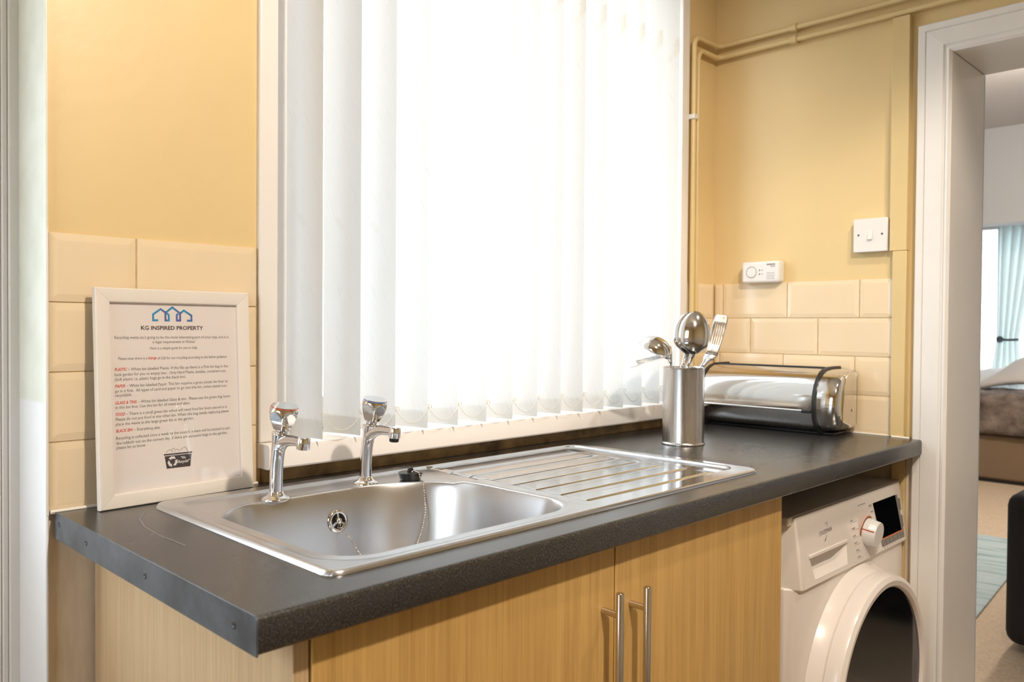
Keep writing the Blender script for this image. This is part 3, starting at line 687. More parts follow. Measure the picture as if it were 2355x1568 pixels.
# printed programme marks: short word-like bars with guide lines
g = MB(); marks = [(1.476, .747, 1.513), (1.483, .729, 1.518), (1.484, .712, 1.519), (1.488, .696, 1.519), (1.494, .679, 1.522), (1.499, .6635, 1.530), (1.587, .765, 1.610), (1.595, .750, 1.612), (1.590, .674, 1.612)]
for (u, v_, u1) in marks:
    q = panel_prism([(u, v_), (u1, v_+.0004), (u1, v_-.0004), (u, v_-.0004)], .0001, .0003); g.add(q.v, q.f)
    for k_ in range(4):
        a = u+k_*.0042; q = panel_prism([(a, v_+.006), (a+.0031, v_+.006), (a+.0031, v_+.0028), (a, v_+.0028)], .0001, .0003); g.add(q.v, q.f)
for k_ in range(7):
    a = 1.655+k_*.018; q = panel_prism([(a, .6605), (a+.005, .6605), (a+.005, .6580), (a, .6580)], .0001, .0003); g.add(q.v, q.f)
for k_ in range(6):
    a = 1.525+k_*.0075; q = panel_prism([(a, .7800), (a+.0055, .7800), (a+.0055, .7775), (a, .7775)], .0001, .0003); g.add(q.v, q.f)
g.build('printed_marks', 'ink_pale', wm)['kind'] = 'stuff'

# text helper (Blender's built-in font)
def text_mesh(s, bold=0, shear=0):
    c = bpy.data.curves.new('t', 'FONT'); c.body = s; c.size = 1; c.resolution_u = 2; c.offset = bold; c.shear = shear
    o = bpy.data.objects.new('t', c); col.objects.link(o); bpy.context.view_layer.update()
    me_ = bpy.data.meshes.new_from_object(o.evaluated_get(bpy.context.evaluated_depsgraph_get()))
    vs_ = np.array([v.co[:] for v in me_.vertices]); fs_ = [tuple(p.vertices) for p in me_.polygons]
    bpy.data.objects.remove(o); bpy.data.curves.remove(c); bpy.data.meshes.remove(me_); return vs_, fs_
vs_, fs_ = text_mesh('STATESMAN', 0, .12)
u0, u1 = vs_[:, 0].min(), vs_[:, 0].max(); sc_ = .062/(u1-u0)
g = MB().add([pp(1.317+(x-u0)*sc_, .7455+y*sc_*1.15+.003*(x-u0)*sc_/.062, .0004) for x, y, _ in vs_], fs_)
for (pts) in ([(1.349, .7665), (1.356, .7700), (1.359, .7665), (1.357, .761)], [(1.350, .744), (1.347, .737), (1.341, .7325), (1.334, .7335)]):
    sp_ = spline([(a, b_, 0) for a, b_ in pts], 5); wds = np.interp(np.linspace(0, 1, len(sp_)), [0, .5, 1], [.0004, .0011, .0003])
    g.grid([[pp(p_.x-w2, p_.y+w2*.5, .0004) for p_, w2 in zip(sp_, wds)], [pp(p_.x+w2, p_.y-w2*.5, .0004) for p_, w2 in zip(sp_, wds)]])
g.build('maker_lettering', 'ink_grey', wm)
# round door
dcx, dcz = mc+.006, .371
Md = Matrix.Translation(L(dcx, -.560, dcz)) @ Vector((0, -1, 0)).to_track_quat('Z', 'Y').to_matrix().to_4x4()
MB().lathe([(.277, .0005), (.272, .010), (.266, .022), (.262, .028), (.250, .029)], 96, Md).build('door_surround', 'white_enamel', wm, smooth=True, angle=40)
DR = MB().lathe([(.258, .026), (.2635, .033), (.2640, .054), (.2600, .064), (.2500, .0695), (.2390, .0680), (.2345, .0620), (.2320, .045)], 96, Md).build('door', 'white_enamel', wm, smooth=True, angle=30)
MB().lathe([(.2340, .058), (.2340, .052), (.198, .048), (.196, .052), (.204, .058), (.2340, .0605)], 96, Md).build('door_rim', 'black_gloss', DR, smooth=True, angle=40)
MB().lathe([(.205, .057), (.155, .055), (.08, .053), (.0002, .053)], 64, Md).build('door_glass', 'door_glass', DR, smooth=True)
MB().lathe([(.204, .047), (.190, .003), (.165, .003), (.155, .022), (.0002, .032)], 48, Md).build('door_bowl', 'black_plastic', DR, smooth=True)

# ------------------------------------------------------------------ framed recycling notice
fb = Vector((.05496, -.04737, ZT+.0005)); th, ph = .06318, .05597
FW_, FH = .24935, .32713
pfm = thing('picture_frame', 'white framed recycling notice leaning on the cream tiles', 'picture frame', fb)
ex = Vector((math.cos(th), math.sin(th), 0)); nn = Vector((-math.sin(th), math.cos(th), 0)); eu = Vector((0, 0, 1))*math.cos(ph)+nn*math.sin(ph); en = ex.cross(eu)
if en.y > 0: en = -en
Mf = Matrix((ex, eu, en)).transposed().to_4x4(); Mf.translation = (0, 0, .0006)
# local axes of the frame's parts: x right, y up, z out of the picture
pfm.matrix_world = Matrix.Translation(fb) @ Mf
BW = .0215; DEP = .011
rail_prof = [(0, -DEP), (0, -.001), (.0012, 0), (BW-.003, 0), (BW-.0008, -.0012), (BW, -.003), (BW, -DEP)]
def mitre(p0, p1, inn):
    p0, p1, inn = Vector((*p0, 0)), Vector((*p1, 0)), Vector((*inn, 0)); d_ = (p1-p0).normalized(); v = []
    for e_, s_ in ((p0, 1), (p1, -1)):
        for a, z in rail_prof: v.append(e_+inn*a+d_*s_*(a+.00012)+Vector((0, 0, z)))
    n = len(rail_prof); return MB().add(v, [(i, (i+1) % n, n+(i+1) % n, n+i) for i in range(n)]+[tuple(range(n)), tuple(range(n, 2*n))[::-1]])
for a in (((0, 0), (FW_, 0), (0, 1)), ((FW_, 0), (FW_, FH), (-1, 0)), ((FW_, FH), (0, FH), (0, -1)), ((0, FH), (0, 0), (1, 0))): mitre(*a).build('rail', 'frame_white', pfm, smooth=True, angle=30)
box('backing_board', 'grey_plastic', (.004, FW_-.004, .004, FH-.004, -DEP, -.0075), pfm)
paper = box('notice_sheet', 'paper', (BW-.003, FW_-BW+.003, BW-.003, FH-BW+.003, -.0074, -.0064), pfm)
box('glass', 'picture_glass', (BW-.002, FW_-BW+.002, BW-.002, FH-BW+.002, -.0040, -.0028), pfm)
ZP = -.0062
def print_text(G, s, x0, x1, y, size, bold=0, shear=0):
    vs_, fs_ = text_mesh(s, bold, shear); a, b_ = vs_[:, 0].min(), vs_[:, 0].max(); k_ = (x1-x0)/(b_-a)
    G.add([(x0+(x-a)*k_, y+yy_*size, ZP) for x, yy_, _ in vs_], fs_)
body, red, head = MB(), MB(), MB(); FS = .0064
print_text(head, 'KG INSPIRED PROPERTY', .0687, .1695, .2650, .0086, .022)
print_text(body, 'Recycling waste isn\u2019t going to be the most interesting part of your stay, but it is', .0287, .2137, .2513, FS)
print_text(body, 'a legal requirement in Wales!', .0860, .1552, .2441, FS)
print_text(body, 'Here is a simple guide for you to help.', .0819, .1593, .2346, FS*.92)
print_text(body, 'Please note there is a', .0336, .0770, .2196, FS*.95)
print_text(red, 'charge', .0781, .0918, .2196, FS*.95, .018)
print_text(body, 'of \u00a320 for not recycling according to the below guidance', .0930, .2092, .2190, FS*.95)
for (hd, h1, s, x1, y) in (('PLASTIC', .0459, '\u2013 White bin labelled Plastic. If this fills up there is a Pink bin bag in the', .2109, .2032),
    (None, 0, 'back garden for you to empty into.  Only Hard Plastic, bottles, containers ect.', .2076, .1957),
    (None, 0, '(Soft plastic i.e. plastic bags go in the black bin)', .1370, .1886),
    ('PAPER', .0428, '\u2013 White bin labelled Paper. This bin requires a green plastic bin liner to', .2101, .1783),
    (None, 0, 'go in it first.  All types of card and paper to go into this bin, unless stated non-', .2088, .1711),
    (None, 0, 'recyclable.', .0523, .1648),
    ('GLASS & TINS', .0596, '\u2013 White bin labelled Glass & tins.  Please use the green bag liners', .2136, .1535),
    (None, 0, 'in this bin first. Use this bin for all metal and glass.', .1440, .1466),
    ('FOOD', .0414, '\u2013 There is a small green bin which will need food bin liners placed in it.', .2082, .1363),
    (None, 0, 'Please do not put food in any other bin. When this bag needs replacing please', .2107, .1290),
    (None, 0, 'place the waste in the large green bin in the garden.', .1494, .1218),
    ('BLACK BIN', .0525, '\u2013 Everything else.', .0950, .1118),
    (None, 0, 'Recycling is collected once a week by the council, a team will be around to put', .2117, .1010),
    (None, 0, 'the rubbish out on the correct day. If there are excessive bags in the garden,', .2069, .0936),
    (None, 0, 'please let us know.', .0719, .0869)):
    x0 = .0276
    if hd: print_text(red, hd, x0, h1, y, FS, .02, .25); x0 = h1+.0016
    print_text(body, s, x0, x1, y, FS)
head.build('heading', 'ink_black', paper); body.build('printed_text', 'ink_grey', paper); red.build('red_lettering', 'ink_red', paper)['kind'] = 'stuff'
# logo: three overlapping house outlines
def poly_ribbon(G, pts, wd, z):
    P = [Vector((*p, 0)) for p in pts]; n = len(P); Lf, Rt = [], []
    for i in range(n):
        d0 = (P[i]-P[i-1]).normalized() if i else (P[1]-P[0]).normalized(); d1 = (P[i+1]-P[i]).normalized() if i < n-1 else d0
        n0 = Vector((-d0.y, d0.x, 0)); n1 = Vector((-d1.y, d1.x, 0)); b_ = (n0+n1).normalized(); k_ = wd/2/max(.35, b_.dot(n0))
        Lf.append((P[i]+b_*k_)+Vector((0, 0, z))); Rt.append((P[i]-b_*k_)+Vector((0, 0, z)))
    G.grid([Lf, Rt])
g = MB(); w5 = .0031
poly_ribbon(g, [(.0957, .2797), (.0879, .2797), (.0879, .2890), (.1000, .2972), (.1127, .2886), (.1127, .2797), (.1074, .2797), (.1074, .2905)], w5, ZP)
poly_ribbon(g, [(.1074, .2915), (.1190, .3005), (.1312, .2910), (.1312, .2797), (.1258, .2797), (.1258, .2886), (.1282, .2903)], w5, ZP+.00005)
poly_ribbon(g, [(.1318, .2912), (.1376, .2958), (.1500, .2880), (.1500, .2797), (.1422, .2797)], w5, ZP+.0001)
g.build('logo', 'logo_ink', paper)
# recycling box drawing
g = MB(); qz = ZP
g.add([(.0991, .0716, qz), (.1451, .0712, qz), (.1453, .0690, qz), (.0990, .0694, qz)], [(0, 1, 2, 3)])
g.add([(.1003, .0682, qz), (.1440, .0679, qz), (.1415, .0482, qz), (.1033, .0486, qz)], [(0, 1, 2, 3)])
for pts in ([(.1030+.0052*(1-math.cos(a)), .0718+.0058*math.sin(a)) for a in np.linspace(.1, 2.9, 9)], [(.1112, .0768), (.1150, .0795), (.1170, .0775)], [(.1160+.004*(1-math.cos(a)), .0718+.0055*math.sin(a)) for a in np.linspace(.1, 3.0, 9)], [(.1250, .0752), (.1335, .0800), (.1390, .0722)]): poly_ribbon(g, pts, .0004, qz)
bxg = g.build('recycling_box_drawing', 'ink_black', paper)
g = MB(); cx_, cy_ = .1128, .0588
for k_ in range(3):
    a0 = R(90+120*k_); rot = lambda x, y: (cx_+x*math.cos(a0)-y*math.sin(a0), cy_+x*math.sin(a0)+y*math.cos(a0), qz+.0001)
    g.add([rot(.0035, -.0052), rot(.0078, -.0032), rot(.0078, .0022), rot(.0042, .0014), rot(.0042, -.0012)], [(0, 1, 2, 3, 4)])
    g.add([rot(.0088, .0012), rot(.0052, .0064), rot(.0026, .0020)], [(0, 1, 2)])
ZS = ZP; ZP = ZP+.0001
print_text(g, '\u201cWe', .1262, .1342, .0612, .0060, .02, .25); print_text(g, 'Recycle!\u201d', .1215, .1415, .0552, .0064, .02, .25); ZP = ZS
g.build('white_lettering', 'ink_white', paper)

# ------------------------------------------------------------------ canister and utensils
CC = Vector((1.2965, -.2305, ZT)); RV = Vector((.704, -.710, 0)); FV = Vector((.710, .704, 0))
can = thing('utensil_canister', 'tall brushed steel canister holding kitchen utensils', 'canister', CC)
MB().lathe([(.0495, .0), (.0508, .001), (.0508, .0032), (.0490, .0050), (.0485, .008), (.0485, .1775), (.0492, .1795), (.0497, .1815), (.0485, .1822), (.0472, .1805), (.0470, .006), (.0002, .005)], 64).build('body', 'brushed_canister', can, smooth=True, angle=40)
def uloc(a, b_, z): return CC+RV*a+FV*b_+Vector((0, 0, z-ZT))
def utensil(name, label, origin=(0, 0, ZT+.007)):
    return thing(name, label, 'utensil', uloc(*origin))
def rel(T): return lambda a, b_, z: uloc(a, b_, z)-T.location
def flat_bar(G, pts, widths, thick, side):
    """strap along pts; side = width direction"""
    P = []
    for p_, w2 in zip(pts, widths):
        P.append((p_-side*w2/2, p_+side*w2/2))
    n = len(pts); G.grid([[a for a, _ in P], [(a+b_)/2 for a, b_ in P], [b_ for _, b_ in P]])
def spoon(label, a0, zc, tilt, boff, sc=1.0):
    T = utensil('serving_spoon', label, (a0*.3, boff*.5, ZT+.007)); q = rel(T); g = MB(); P = []
    ca, cb_ = a0, boff
    c, s_ = math.cos(tilt), math.sin(tilt)
    for i in range(13):
        ph_ = i/12
        rowp = []
        for j in range(37):
            t_ = 2*math.pi*j/36; x = math.sin(t_)*ph_; y = math.cos(t_)*ph_
            wv = .0365*sc*(1+.10*(-y))*x if y < 0 else .0365*sc*x*(1-.06*y); zv = .0505*sc*y
            if y < -.6: wv *= 1-.35*((-y-.6)/.4)
            bb = -.017*sc*(1-ph_*ph_)**.8+.004*(zv/.05)
            a_ = wv*c+zv*s_; z_ = -wv*s_+zv*c
            rowp.append(q(ca+a_, cb_+bb, zc+z_))
        P.append(rowp)
    g.grid(P); g.build('bowl', 'polished_steel', T, smooth=True, solid=.0014, angle=180)
    e0 = (ca-.0485*sc*s_, cb_+.002, zc-.0485*sc*c)
    pts = spline([q(*e0), q(e0[0]-.007, cb_+.004, e0[2]-.022), q(e0[0]-.013, cb_*.8, e0[2]-.05), q(a0*.15, boff*.6, ZT+.02)], 6)
    g = MB().tube(pts, list(np.interp(np.linspace(0, 1, len(pts)), [0, .15, .4, 1], [.0075, .0052, .0045, .0045])), 10); g.build('handle', 'polished_steel', T, smooth=True, angle=180)
    return T
spoon('large polished serving spoon with its back turned outward in the canister', .0225, 1.1735, R(4), -.012)
spoon('serving spoon half hidden behind the larger spoon in the canister', .0130, 1.172, R(2), .014, .98)
# ladle
T = utensil('ladle', 'steel ladle with deep round bowl tipped over in the canister', (-.012, .02, ZT+.007)); q = rel(T)
lc = Vector((-.064, .015, 1.135)); ax = Vector((.42, -.20, .885)).normalized()
Ml = ax.to_track_quat('Z', 'Y').to_matrix(); P = []
for i in range(13):
    f_ = R(92)*i/12; P.append([q(*(lc+Ml @ Vector((.040*math.sin(f_)*math.cos(t_), .040*math.sin(f_)*math.sin(t_), .034*math.cos(f_)-.006)))) for t_ in np.linspace(0, 2*math.pi, 41)])
MB().grid(P).build('bowl', 'polished_steel', T, smooth=True, solid=.0013, angle=180)
pts = spline([q(-.034, .012, 1.139), q(-.0295, .014, 1.124), q(-.0285, .016, 1.105), q(-.0265, .018, 1.08), q(-.012, .02, ZT+.012)], 6)
MB().tube(pts, list(np.interp(np.linspace(0, 1, len(pts)), [0, .2, 1], [.0065, .0045, .004])), 10).build('handle', 'polished_steel', T, smooth=True, angle=180)
# slotted turner standing up on the right
T = utensil('slotted_turner', 'steel slotted turner with upright blade in the canister', (.012, .015, ZT+.007)); q = rel(T)
def blade(T, q, P00, du, dv, wd0, wd1, ln, slots, name='blade'):
    """slotted blade in the plane (du across, dv along)"""
    g = MB(); xs_ = [-.5]
    for k_ in range(slots):
        c = -.5+(k_+1)/(slots+1)*1.0; xs_ += [c-.043, c+.043]
    xs_.append(.5)
    ys_ = [0, .10, .26, .5, .76, .84, .91, .96, .99, 1.0]
    def wdt(t_):
        w2 = wd0+(wd1-wd0)*t_
        if t_ > .84: w2 *= math.sqrt(max(0, 1-((t_-.84)/.165)**2))*.35+.65 if t_ < 1 else .62
        return w2
    V = [[P00+du*(x*wdt(t_))+dv*(t_*ln) for x in xs_] for t_ in ys_]; nx = len(xs_)
    vs_ = [p_ for r_ in V for p_ in r_]; fs_ = []
    for i in range(len(ys_)-1):
        for j in range(nx-1):
            if slots and 2 <= i < 4 and j % 2 == 1: continue
            fs_.append((i*nx+j, i*nx+j+1, (i+1)*nx+j+1, (i+1)*nx+j))
    g.add([q(*p_) for p_ in vs_], fs_); return g.build(name, 'satin_steel', T, smooth=True, solid=.0014, angle=30)
blade(T, q, Vector((.0665, .005, 1.121)), Vector((.97, -.10, -.17)).normalized(), Vector((.27, .10, .955)).normalized(), .028, .034, .099, 5)
cp_ = [Vector(v_) for v_ in ((.0665, .005, 1.1215), (.060, .003, 1.1145), (.053, .004, 1.105), (.0465, .006, 1.094), (.043, .010, 1.082), (.012, .015, ZT+.012))]
sd = Vector((.8, -.45, -.25)).normalized(); cps = spline(cp_, 5)
g = MB(); wds = np.interp(np.linspace(0, 1, len(cps)), [0, .22, .42, .62, 1], [.028, .024, .013, .009, .010])
g.grid([[q(*(p_-sd*w2/2)) for p_, w2 in zip(cps, wds)], [q(*p_) for p_ in cps], [q(*(p_+sd*w2/2)) for p_, w2 in zip(cps, wds)]]); g.build('handle', 'satin_steel', T, smooth=True, solid=.0016, angle=180)
# second turner lying over to the left, seen edge-on
T = utensil('fish_slice', 'steel turner leaning out of the canister towards the window blind', (-.016, -.012, ZT+.007)); q = rel(T)
blade(T, q, Vector((-.0475, -.010, 1.1185)), Vector((.05, .985, .14)).normalized(), Vector((-.965, .04, -.255)).normalized(), .050, .068, .088, 5)
cps = spline([Vector(v_) for v_ in ((-.0475, -.010, 1.1185), (-.0435, -.011, 1.118), (-.039, -.012, 1.110), (-.0365, -.0125, 1.098), (-.035, -.013, 1.085), (-.016, -.012, ZT+.012))], 5)
sd = Vector((.15, .97, .1)).normalized(); g = MB(); wds = np.interp(np.linspace(0, 1, len(cps)), [0, .2, .5, 1], [.050, .030, .011, .010])
g.grid([[q(*(p_-sd*w2/2)) for p_, w2 in zip(cps, wds)], [q(*p_) for p_ in cps], [q(*(p_+sd*w2/2)) for p_, w2 in zip(cps, wds)]]); g.build('handle', 'satin_steel', T, smooth=True, solid=.0016, angle=180)

# ------------------------------------------------------------------ bread bin
bb = thing('bread_bin', 'polished steel roll top bread bin with black edging', 'bread bin', (1.735, -.22, ZT))
BY0, BY1 = -.385, -.052
def bp(X, Z): return (X-1.735, Z)     # profile coordinates
def bin_prof(off=0.):
    # front bottom -> round the front -> top -> back
    c = (1.742, .0915); P = []
    for t_ in np.linspace(R(-128), R(-248), 27):
        rr = .0915+off; P.append((c[0]-1.735+math.sin(t_+R(0))*0+rr*1.0*math.cos(math.pi+ (t_+R(188))*1.0), c[1]+rr*math.sin(math.pi-(t_+R(188)))))
    return P
# simple explicit outline (x from front to back, z up), front bulging
OUT = [(1.700, .006), (1.683, .012), (1.669, .026), (1.660, .045), (1.656, .063), (1.6555, .085), (1.659, .108), (1.667, .130), (1.679, .146), (1.695, .160), (1.715, .169), (1.738, .1730), (1.772, .1740), (1.806, .1740), (1.811, .168), (1.811, .010), (1.806, .006)]
OL = [(x-1.735, z) for x, z in OUT]
def scaled(P, s_, dx=0, dz=0):
    cx_ = sum(p_[0] for p_ in P)/len(P); cz_ = sum(p_[1] for p_ in P)/len(P); return [((x-cx_)*s_+cx_+dx, (z-cz_)*s_+cz_+dz) for x, z in P]
def ysub(y): return y+.22
sub = scaled(OL, .965)
MB().prism(sub, 'y', ysub(BY0+.004), ysub(BY1-.004)).build('body', 'polished_steel', bb, smooth=True, angle=30)
# roll-up lid: outer shell from the lower lip to the top
lid = [p_ for p_ in scaled(OL, .99)][4:12]; lid_in = scaled(OL, .972)[4:12]
P_ = lid+lid_in[::-1]; Ld = MB().prism(P_, 'y', ysub(BY0+.006), ysub(BY1-.006)).build('lid', 'polished_steel', bb, smooth=True, angle=30)
MB().tube([(lid[0][0]-.0015, ysub(BY0+.008), lid[0][1]), (lid[0][0]-.0015, ysub(BY1-.008), lid[0][1])], .0028, 10).build('lid_lip', 'polished_steel', Ld, smooth=True)
MB().box(lid[0][0]-.008, lid[0][0]+.002, ysub(BY0+.006), ysub(BY0+.030), lid[0][1]-.005, lid[0][1]+.004).build('knob', 'black_plastic', Ld, bevel=.002)
MB().box(lid[-1][0]-.004, lid[-1][0]+.004, ysub(BY0+.006), ysub(BY1-.006), lid[-1][1]-.006, lid[-1][1]+.0030).build('top_strip', 'black_plastic', bb, bevel=.0015)
for (y, sg) in ((BY0, -1), (BY1, 1)):
    ring = []
    o_, i_ = scaled(OL, 1.025), scaled(OL, .89); n = len(o_)
    v = [(x, ysub(y-sg*.005), z) for x, z in o_]+[(x, ysub(y+sg*.004), z) for x, z in o_]+[(x, ysub(y-sg*.005), z) for x, z in i_]+[(x, ysub(y+sg*.004), z) for x, z in i_]
    v = [(x, yv, max(z, .0)) for x, yv, z in v]
    f = []
    for k_ in range(n):
        j = (k_+1) % n; f += [(k_, j, n+j, n+k_), (2*n+k_, 2*n+j, 3*n+j, 3*n+k_), (k_, j, 2*n+j, 2*n+k_), (n+k_, n+j, 3*n+j, 3*n+k_)]
    MB().add(v, f).build('edging', 'black_plastic', bb, smooth=True, angle=40)
    rings = [(.95, .002), (.95, .012), (.94, .026), (.915, .040), (.875, .050), (.80, .0565), (.55, .0595), (.01, .060)]
    C = MB(); P3 = []
    for s_, d_ in rings: 
        q_ = scaled(OL, s_); P3.append([(x, ysub(y+sg*d_*(1 if sg < 0 else .33)), z) for x, z in q_+[q_[0]]])
    C.grid(P3); E_ = C.build('end_cap', 'polished_steel', bb, smooth=True, angle=60)
    if sg < 0:
        Ms = Matrix.Translation((.018, ysub(y-.0598), .066)) @ Vector((0, -1, 0)).to_track_quat('Z', 'Y').to_matrix().to_4x4()
        MB().lathe([(.0045, 0), (.004, .0015), (.0002, .0022)], 14, Ms).build('screw', 'chrome', E_, smooth=True)
MB().box(-.028, .060, ysub(BY0-.030), ysub(BY1+.012), 0.0, .007).build('base', 'black_plastic', bb, bevel=.002)

# ------------------------------------------------------------------ vertical blind
bl = thing('vertical_blind', 'white vertical window blind with open fabric slats and bead chain', 'blind', (.995, 0, .983))
SP = .0791; S0 = .4095; ZB, ZTP = .983, 2.24; tl_ = R(101.0)
def slat_mesh(z0, z1, wd, bow, nz=14):
    P = []
    for i in range(nz+1):
        z = z0+(z1-z0)*i/nz; P.append([((-.5+j/8)*wd, bow*(1-(2*j/8-1)**2), z) for j in range(9)])
    return MB().grid(P).mesh('slat')
sm_ = slat_mesh(0, ZTP-ZB, .092, .003); pk = slat_mesh(0, .034, .0918, .003, 2)
box('headrail', 'upvc', (-.63, .63, -.022, .022, ZTP-ZB+.005, ZTP-ZB+.024), bl, .003)
fronts = []
for k_ in range(15):
    a = math.atan2(-.086, .0195)+R(random.uniform(-.7, .7)); cxk = S0+SP*k_
    o = put('slat', sm_, 'slat_fabric', bl, smooth=True, angle=180); o.location = (cxk-.995, -.0125, random.uniform(-.001, .001)); o.rotation_euler = (0, 0, a)
    p2 = put('pocket', pk, 'slat_pocket', o, smooth=True, angle=180); p2.location = (0, .0012, 0)
    fr = Vector((cxk-.995+math.cos(a)*.046, -.0125+math.sin(a)*.046, 0)); fronts.append(fr)
    g = MB().box(fr.x-.0006, fr.x+.0008, fr.y-.0025, fr.y+.003, .040, .049).tube([(fr.x, fr.y-.002, .046), (fr.x+.006, fr.y-.004, .047), (fr.x+.007, fr.y-.004, .040)], .0009, 6)
    g.build('chain_clip', 'chain_plastic', bl)
for a, b_ in zip(fronts[:-1], fronts[1:]):
    P = []; g = MB()
    for t_ in np.linspace(0, 1, 15):
        p_ = a.lerp(b_, t_); P.append(Vector((p_.x, p_.y-.004, .041-.027*(1-(2*t_-1)**2))))
    for p_ in P: g.ball(p_, .0013, 6, 4)
    g.tube(P, .0005, 5); g.build('link_chain', 'chain_plastic', bl, smooth=True, angle=180)

# ------------------------------------------------------------------ pipes
def pipe(label, dx, zc, off, rad):
    """up the window wall, round the corner and along the side wall"""
    T = thing('heating_pipe', label, 'pipe', (1.671+dx, off, ZT), 'painted copper pipes')
    x0 = 1.671+dx; xe = XW-abs(off)-.0075; b = .028
    P = [(x0, off, ZT+.012), (x0, off, 1.4), (x0, off, zc-b)]
    P += [(x0+b-b*math.cos(t_), off, zc-b+b*math.sin(t_)) for t_ in np.linspace(0, math.pi/2, 8)][1:]
    P += [(xe-.022, off, zc)]+[(xe-.022+.022*math.sin(t_), off-.022+.022*math.cos(t_), zc) for t_ in np.linspace(0, math.pi/2, 8)][1:]
    P += [(xe, -.25, zc), (xe, -.8, zc), (xe, -1.6, zc), (xe, -2.75, zc)]
    o = T.location; MB().tube([Vector(p_)-o for p_ in P], rad, 14).build('pipe', 'yellow_gloss', T, smooth=True, angle=60)
    for yc in (-.248, -1.3):
        MB().tube([Vector((xe, yc-.009, zc))-o, Vector((xe, yc+.009, zc))-o], rad+.0035, 14).build('pipe_clip', 'yellow_gloss', T, smooth=True, angle=50)
        MB().box(xe-o.x, XW-o.x, yc-.007-o.y, yc+.007-o.y, zc-rad-o.z, zc+rad-o.z).build('pipe_clip', 'yellow_gloss', T)
    return T, x0, xe
T1, x1_, _ = pipe('yellow painted pipe, the higher of two along the wall above the switch', 0., 2.0200, -.012, .0075)
o = T1.location; MB().box(x1_-.012-o.x, x1_+.010-o.x, -.022-o.y, .006-o.y, 1.783-o.z, 1.797-o.z).build('pipe_clip', 'white_plastic', T1, bevel=.002)
pipe('yellow painted pipe, the lower of two along the wall above the switch', .021, 1.9870, -.012, .0075)

# ------------------------------------------------------------------ light switch and alarm
sw = thing('light_switch', 'white square single rocker light switch beside the door', 'switch', (XW, -.4645, 1.430))
MB().box(-.017, 0, -.0435, .0435, -.0440, .0430).build('back_box', 'white_plastic', sw, bevel=.003)
MB().box(-.0215, -.0165, -.0435, .0435, -.0440, .0430).build('plate', 'white_plastic', sw, bevel=.002)
MB().add([(-.0215, -.0065, -.013), (-.0215, .0065, -.013), (-.0215, .0065, .013), (-.0215, -.0065, .013), (-.0265, -.0055, -.012), (-.0265, .0055, -.012), (-.0228, .0055, .012), (-.0228, -.0055, .012)], [(0, 1, 2, 3), (4, 5, 6, 7), (0, 1, 5, 4), (1, 2, 6, 5), (2, 3, 7, 6), (3, 0, 4, 7)]).build('rocker', 'white_plastic', sw, bevel=.0006)
for y in (-.0300, .0300):
    MB().lathe([(.0028, .0), (.0026, .0006), (.0002, .0002)], 12, Matrix.Translation((-.0215, y, .001)) @ Vector((-1, 0, 0)).to_track_quat('Z', 'Y').to_matrix().to_4x4()).build('screw', 'screw_dark', sw)
co = thing('carbon_monoxide_alarm', 'small white rectangular alarm with round sounder above the tiles', 'alarm', (XW, -.163, 1.3455))
MB().box(-.036, 0, -.0575, .0575, -.0305, .0305).build('case', 'white_plastic', co, bevel=.007, seg=4)
Mc = Matrix.Translation((-.036, .026, 0)) @ Vector((-1, 0, 0)).to_track_quat('Z', 'Y').to_matrix().to_4x4()
MB().lathe([(.0185, .0), (.0185, .0010), (.0165, .0012), (.0160, .0002), (.0150, .0002), (.0145, .0014), (.0002, .0020)], 32, Mc).build('sounder', 'white_plastic', co, smooth=True, angle=30)
MB().lathe([(.0163, .0004), (.0147, .0004)], 32, Mc).build('sounder_groove', 'grey_plastic', co)
for y, z, r_ in ((.001, .005, .0024), (-.007, .005, .0016), (.001, -.006, .0024), (-.007, -.006, .0016)):
    MB().lathe([(r_, .0), (r_*.8, .0008), (.0002, .001)], 12, Matrix.Translation((-.036, y, z)) @ Vector((-1, 0, 0)).to_track_quat('Z', 'Y').to_matrix().to_4x4()).build('indicator_light', 'grey_plastic', co)
g = MB()
for z, y0, y1, hh in ((.0205, -.0205, -.0465, .0024), (.0150, -.032, -.0465, .0012), (-.004, -.020, -.045, .0006), (-.010, -.020, -.045, .0006), (-.015, -.020, -.045, .0006), (-.020, -.020, -.045, .0006)):
    nb = 6 if hh > .001 else 1; st = (y1-y0)/nb
    for k_ in range(nb):
        a, b_ = y0+st*k_, y0+st*(k_+(.8 if nb > 1 else 1)); g.add([(-.0362, a, z-hh), (-.0362, b_, z-hh), (-.0362, b_, z+hh), (-.0362, a, z+hh)], [(0, 1, 2, 3)])
g.build('printed_marks', 'grey_plastic', co)['kind'] = 'stuff'

# ------------------------------------------------------------------ bedroom beyond the doorway
BX0, BX1, BYA, BYB, BCZ = 2.062, 9.4, -3.2, 3.2, 3.0
struct(box('bedroom_floor', 'carpet', (1.93, BX1, BYA, BYB, FZ-.1, FZ)), 'beige carpet of the bedroom', 'floor')
struct(box('bedroom_ceiling', 'bed_ceiling', (BX0, BX1, BYA, BYB, BCZ, BCZ+.1)), 'white bedroom ceiling', 'ceiling')
g = MB().box(BX0-.001, BX0+.01, -.655, BYB, FZ, BCZ).box(BX0-.001, BX0+.01, BYA, -1.46, FZ, BCZ).box(BX0-.001, BX0+.01, -1.46, -.655, 1.875, BCZ)
struct(g.build('wall_bedroom_near', 'bed_wall'), 'grey bedroom wall around the doorway', 'wall')
struct(box('wall_bedroom_left', 'bed_wall', (BX0, BX1, BYB, BYB+.1, FZ, BCZ)), 'grey bedroom side wall', 'wall')
struct(box('wall_bedroom_right', 'bed_wall', (BX0, BX1, BYA-.1, BYA, FZ, BCZ)), 'grey bedroom side wall opposite', 'wall')
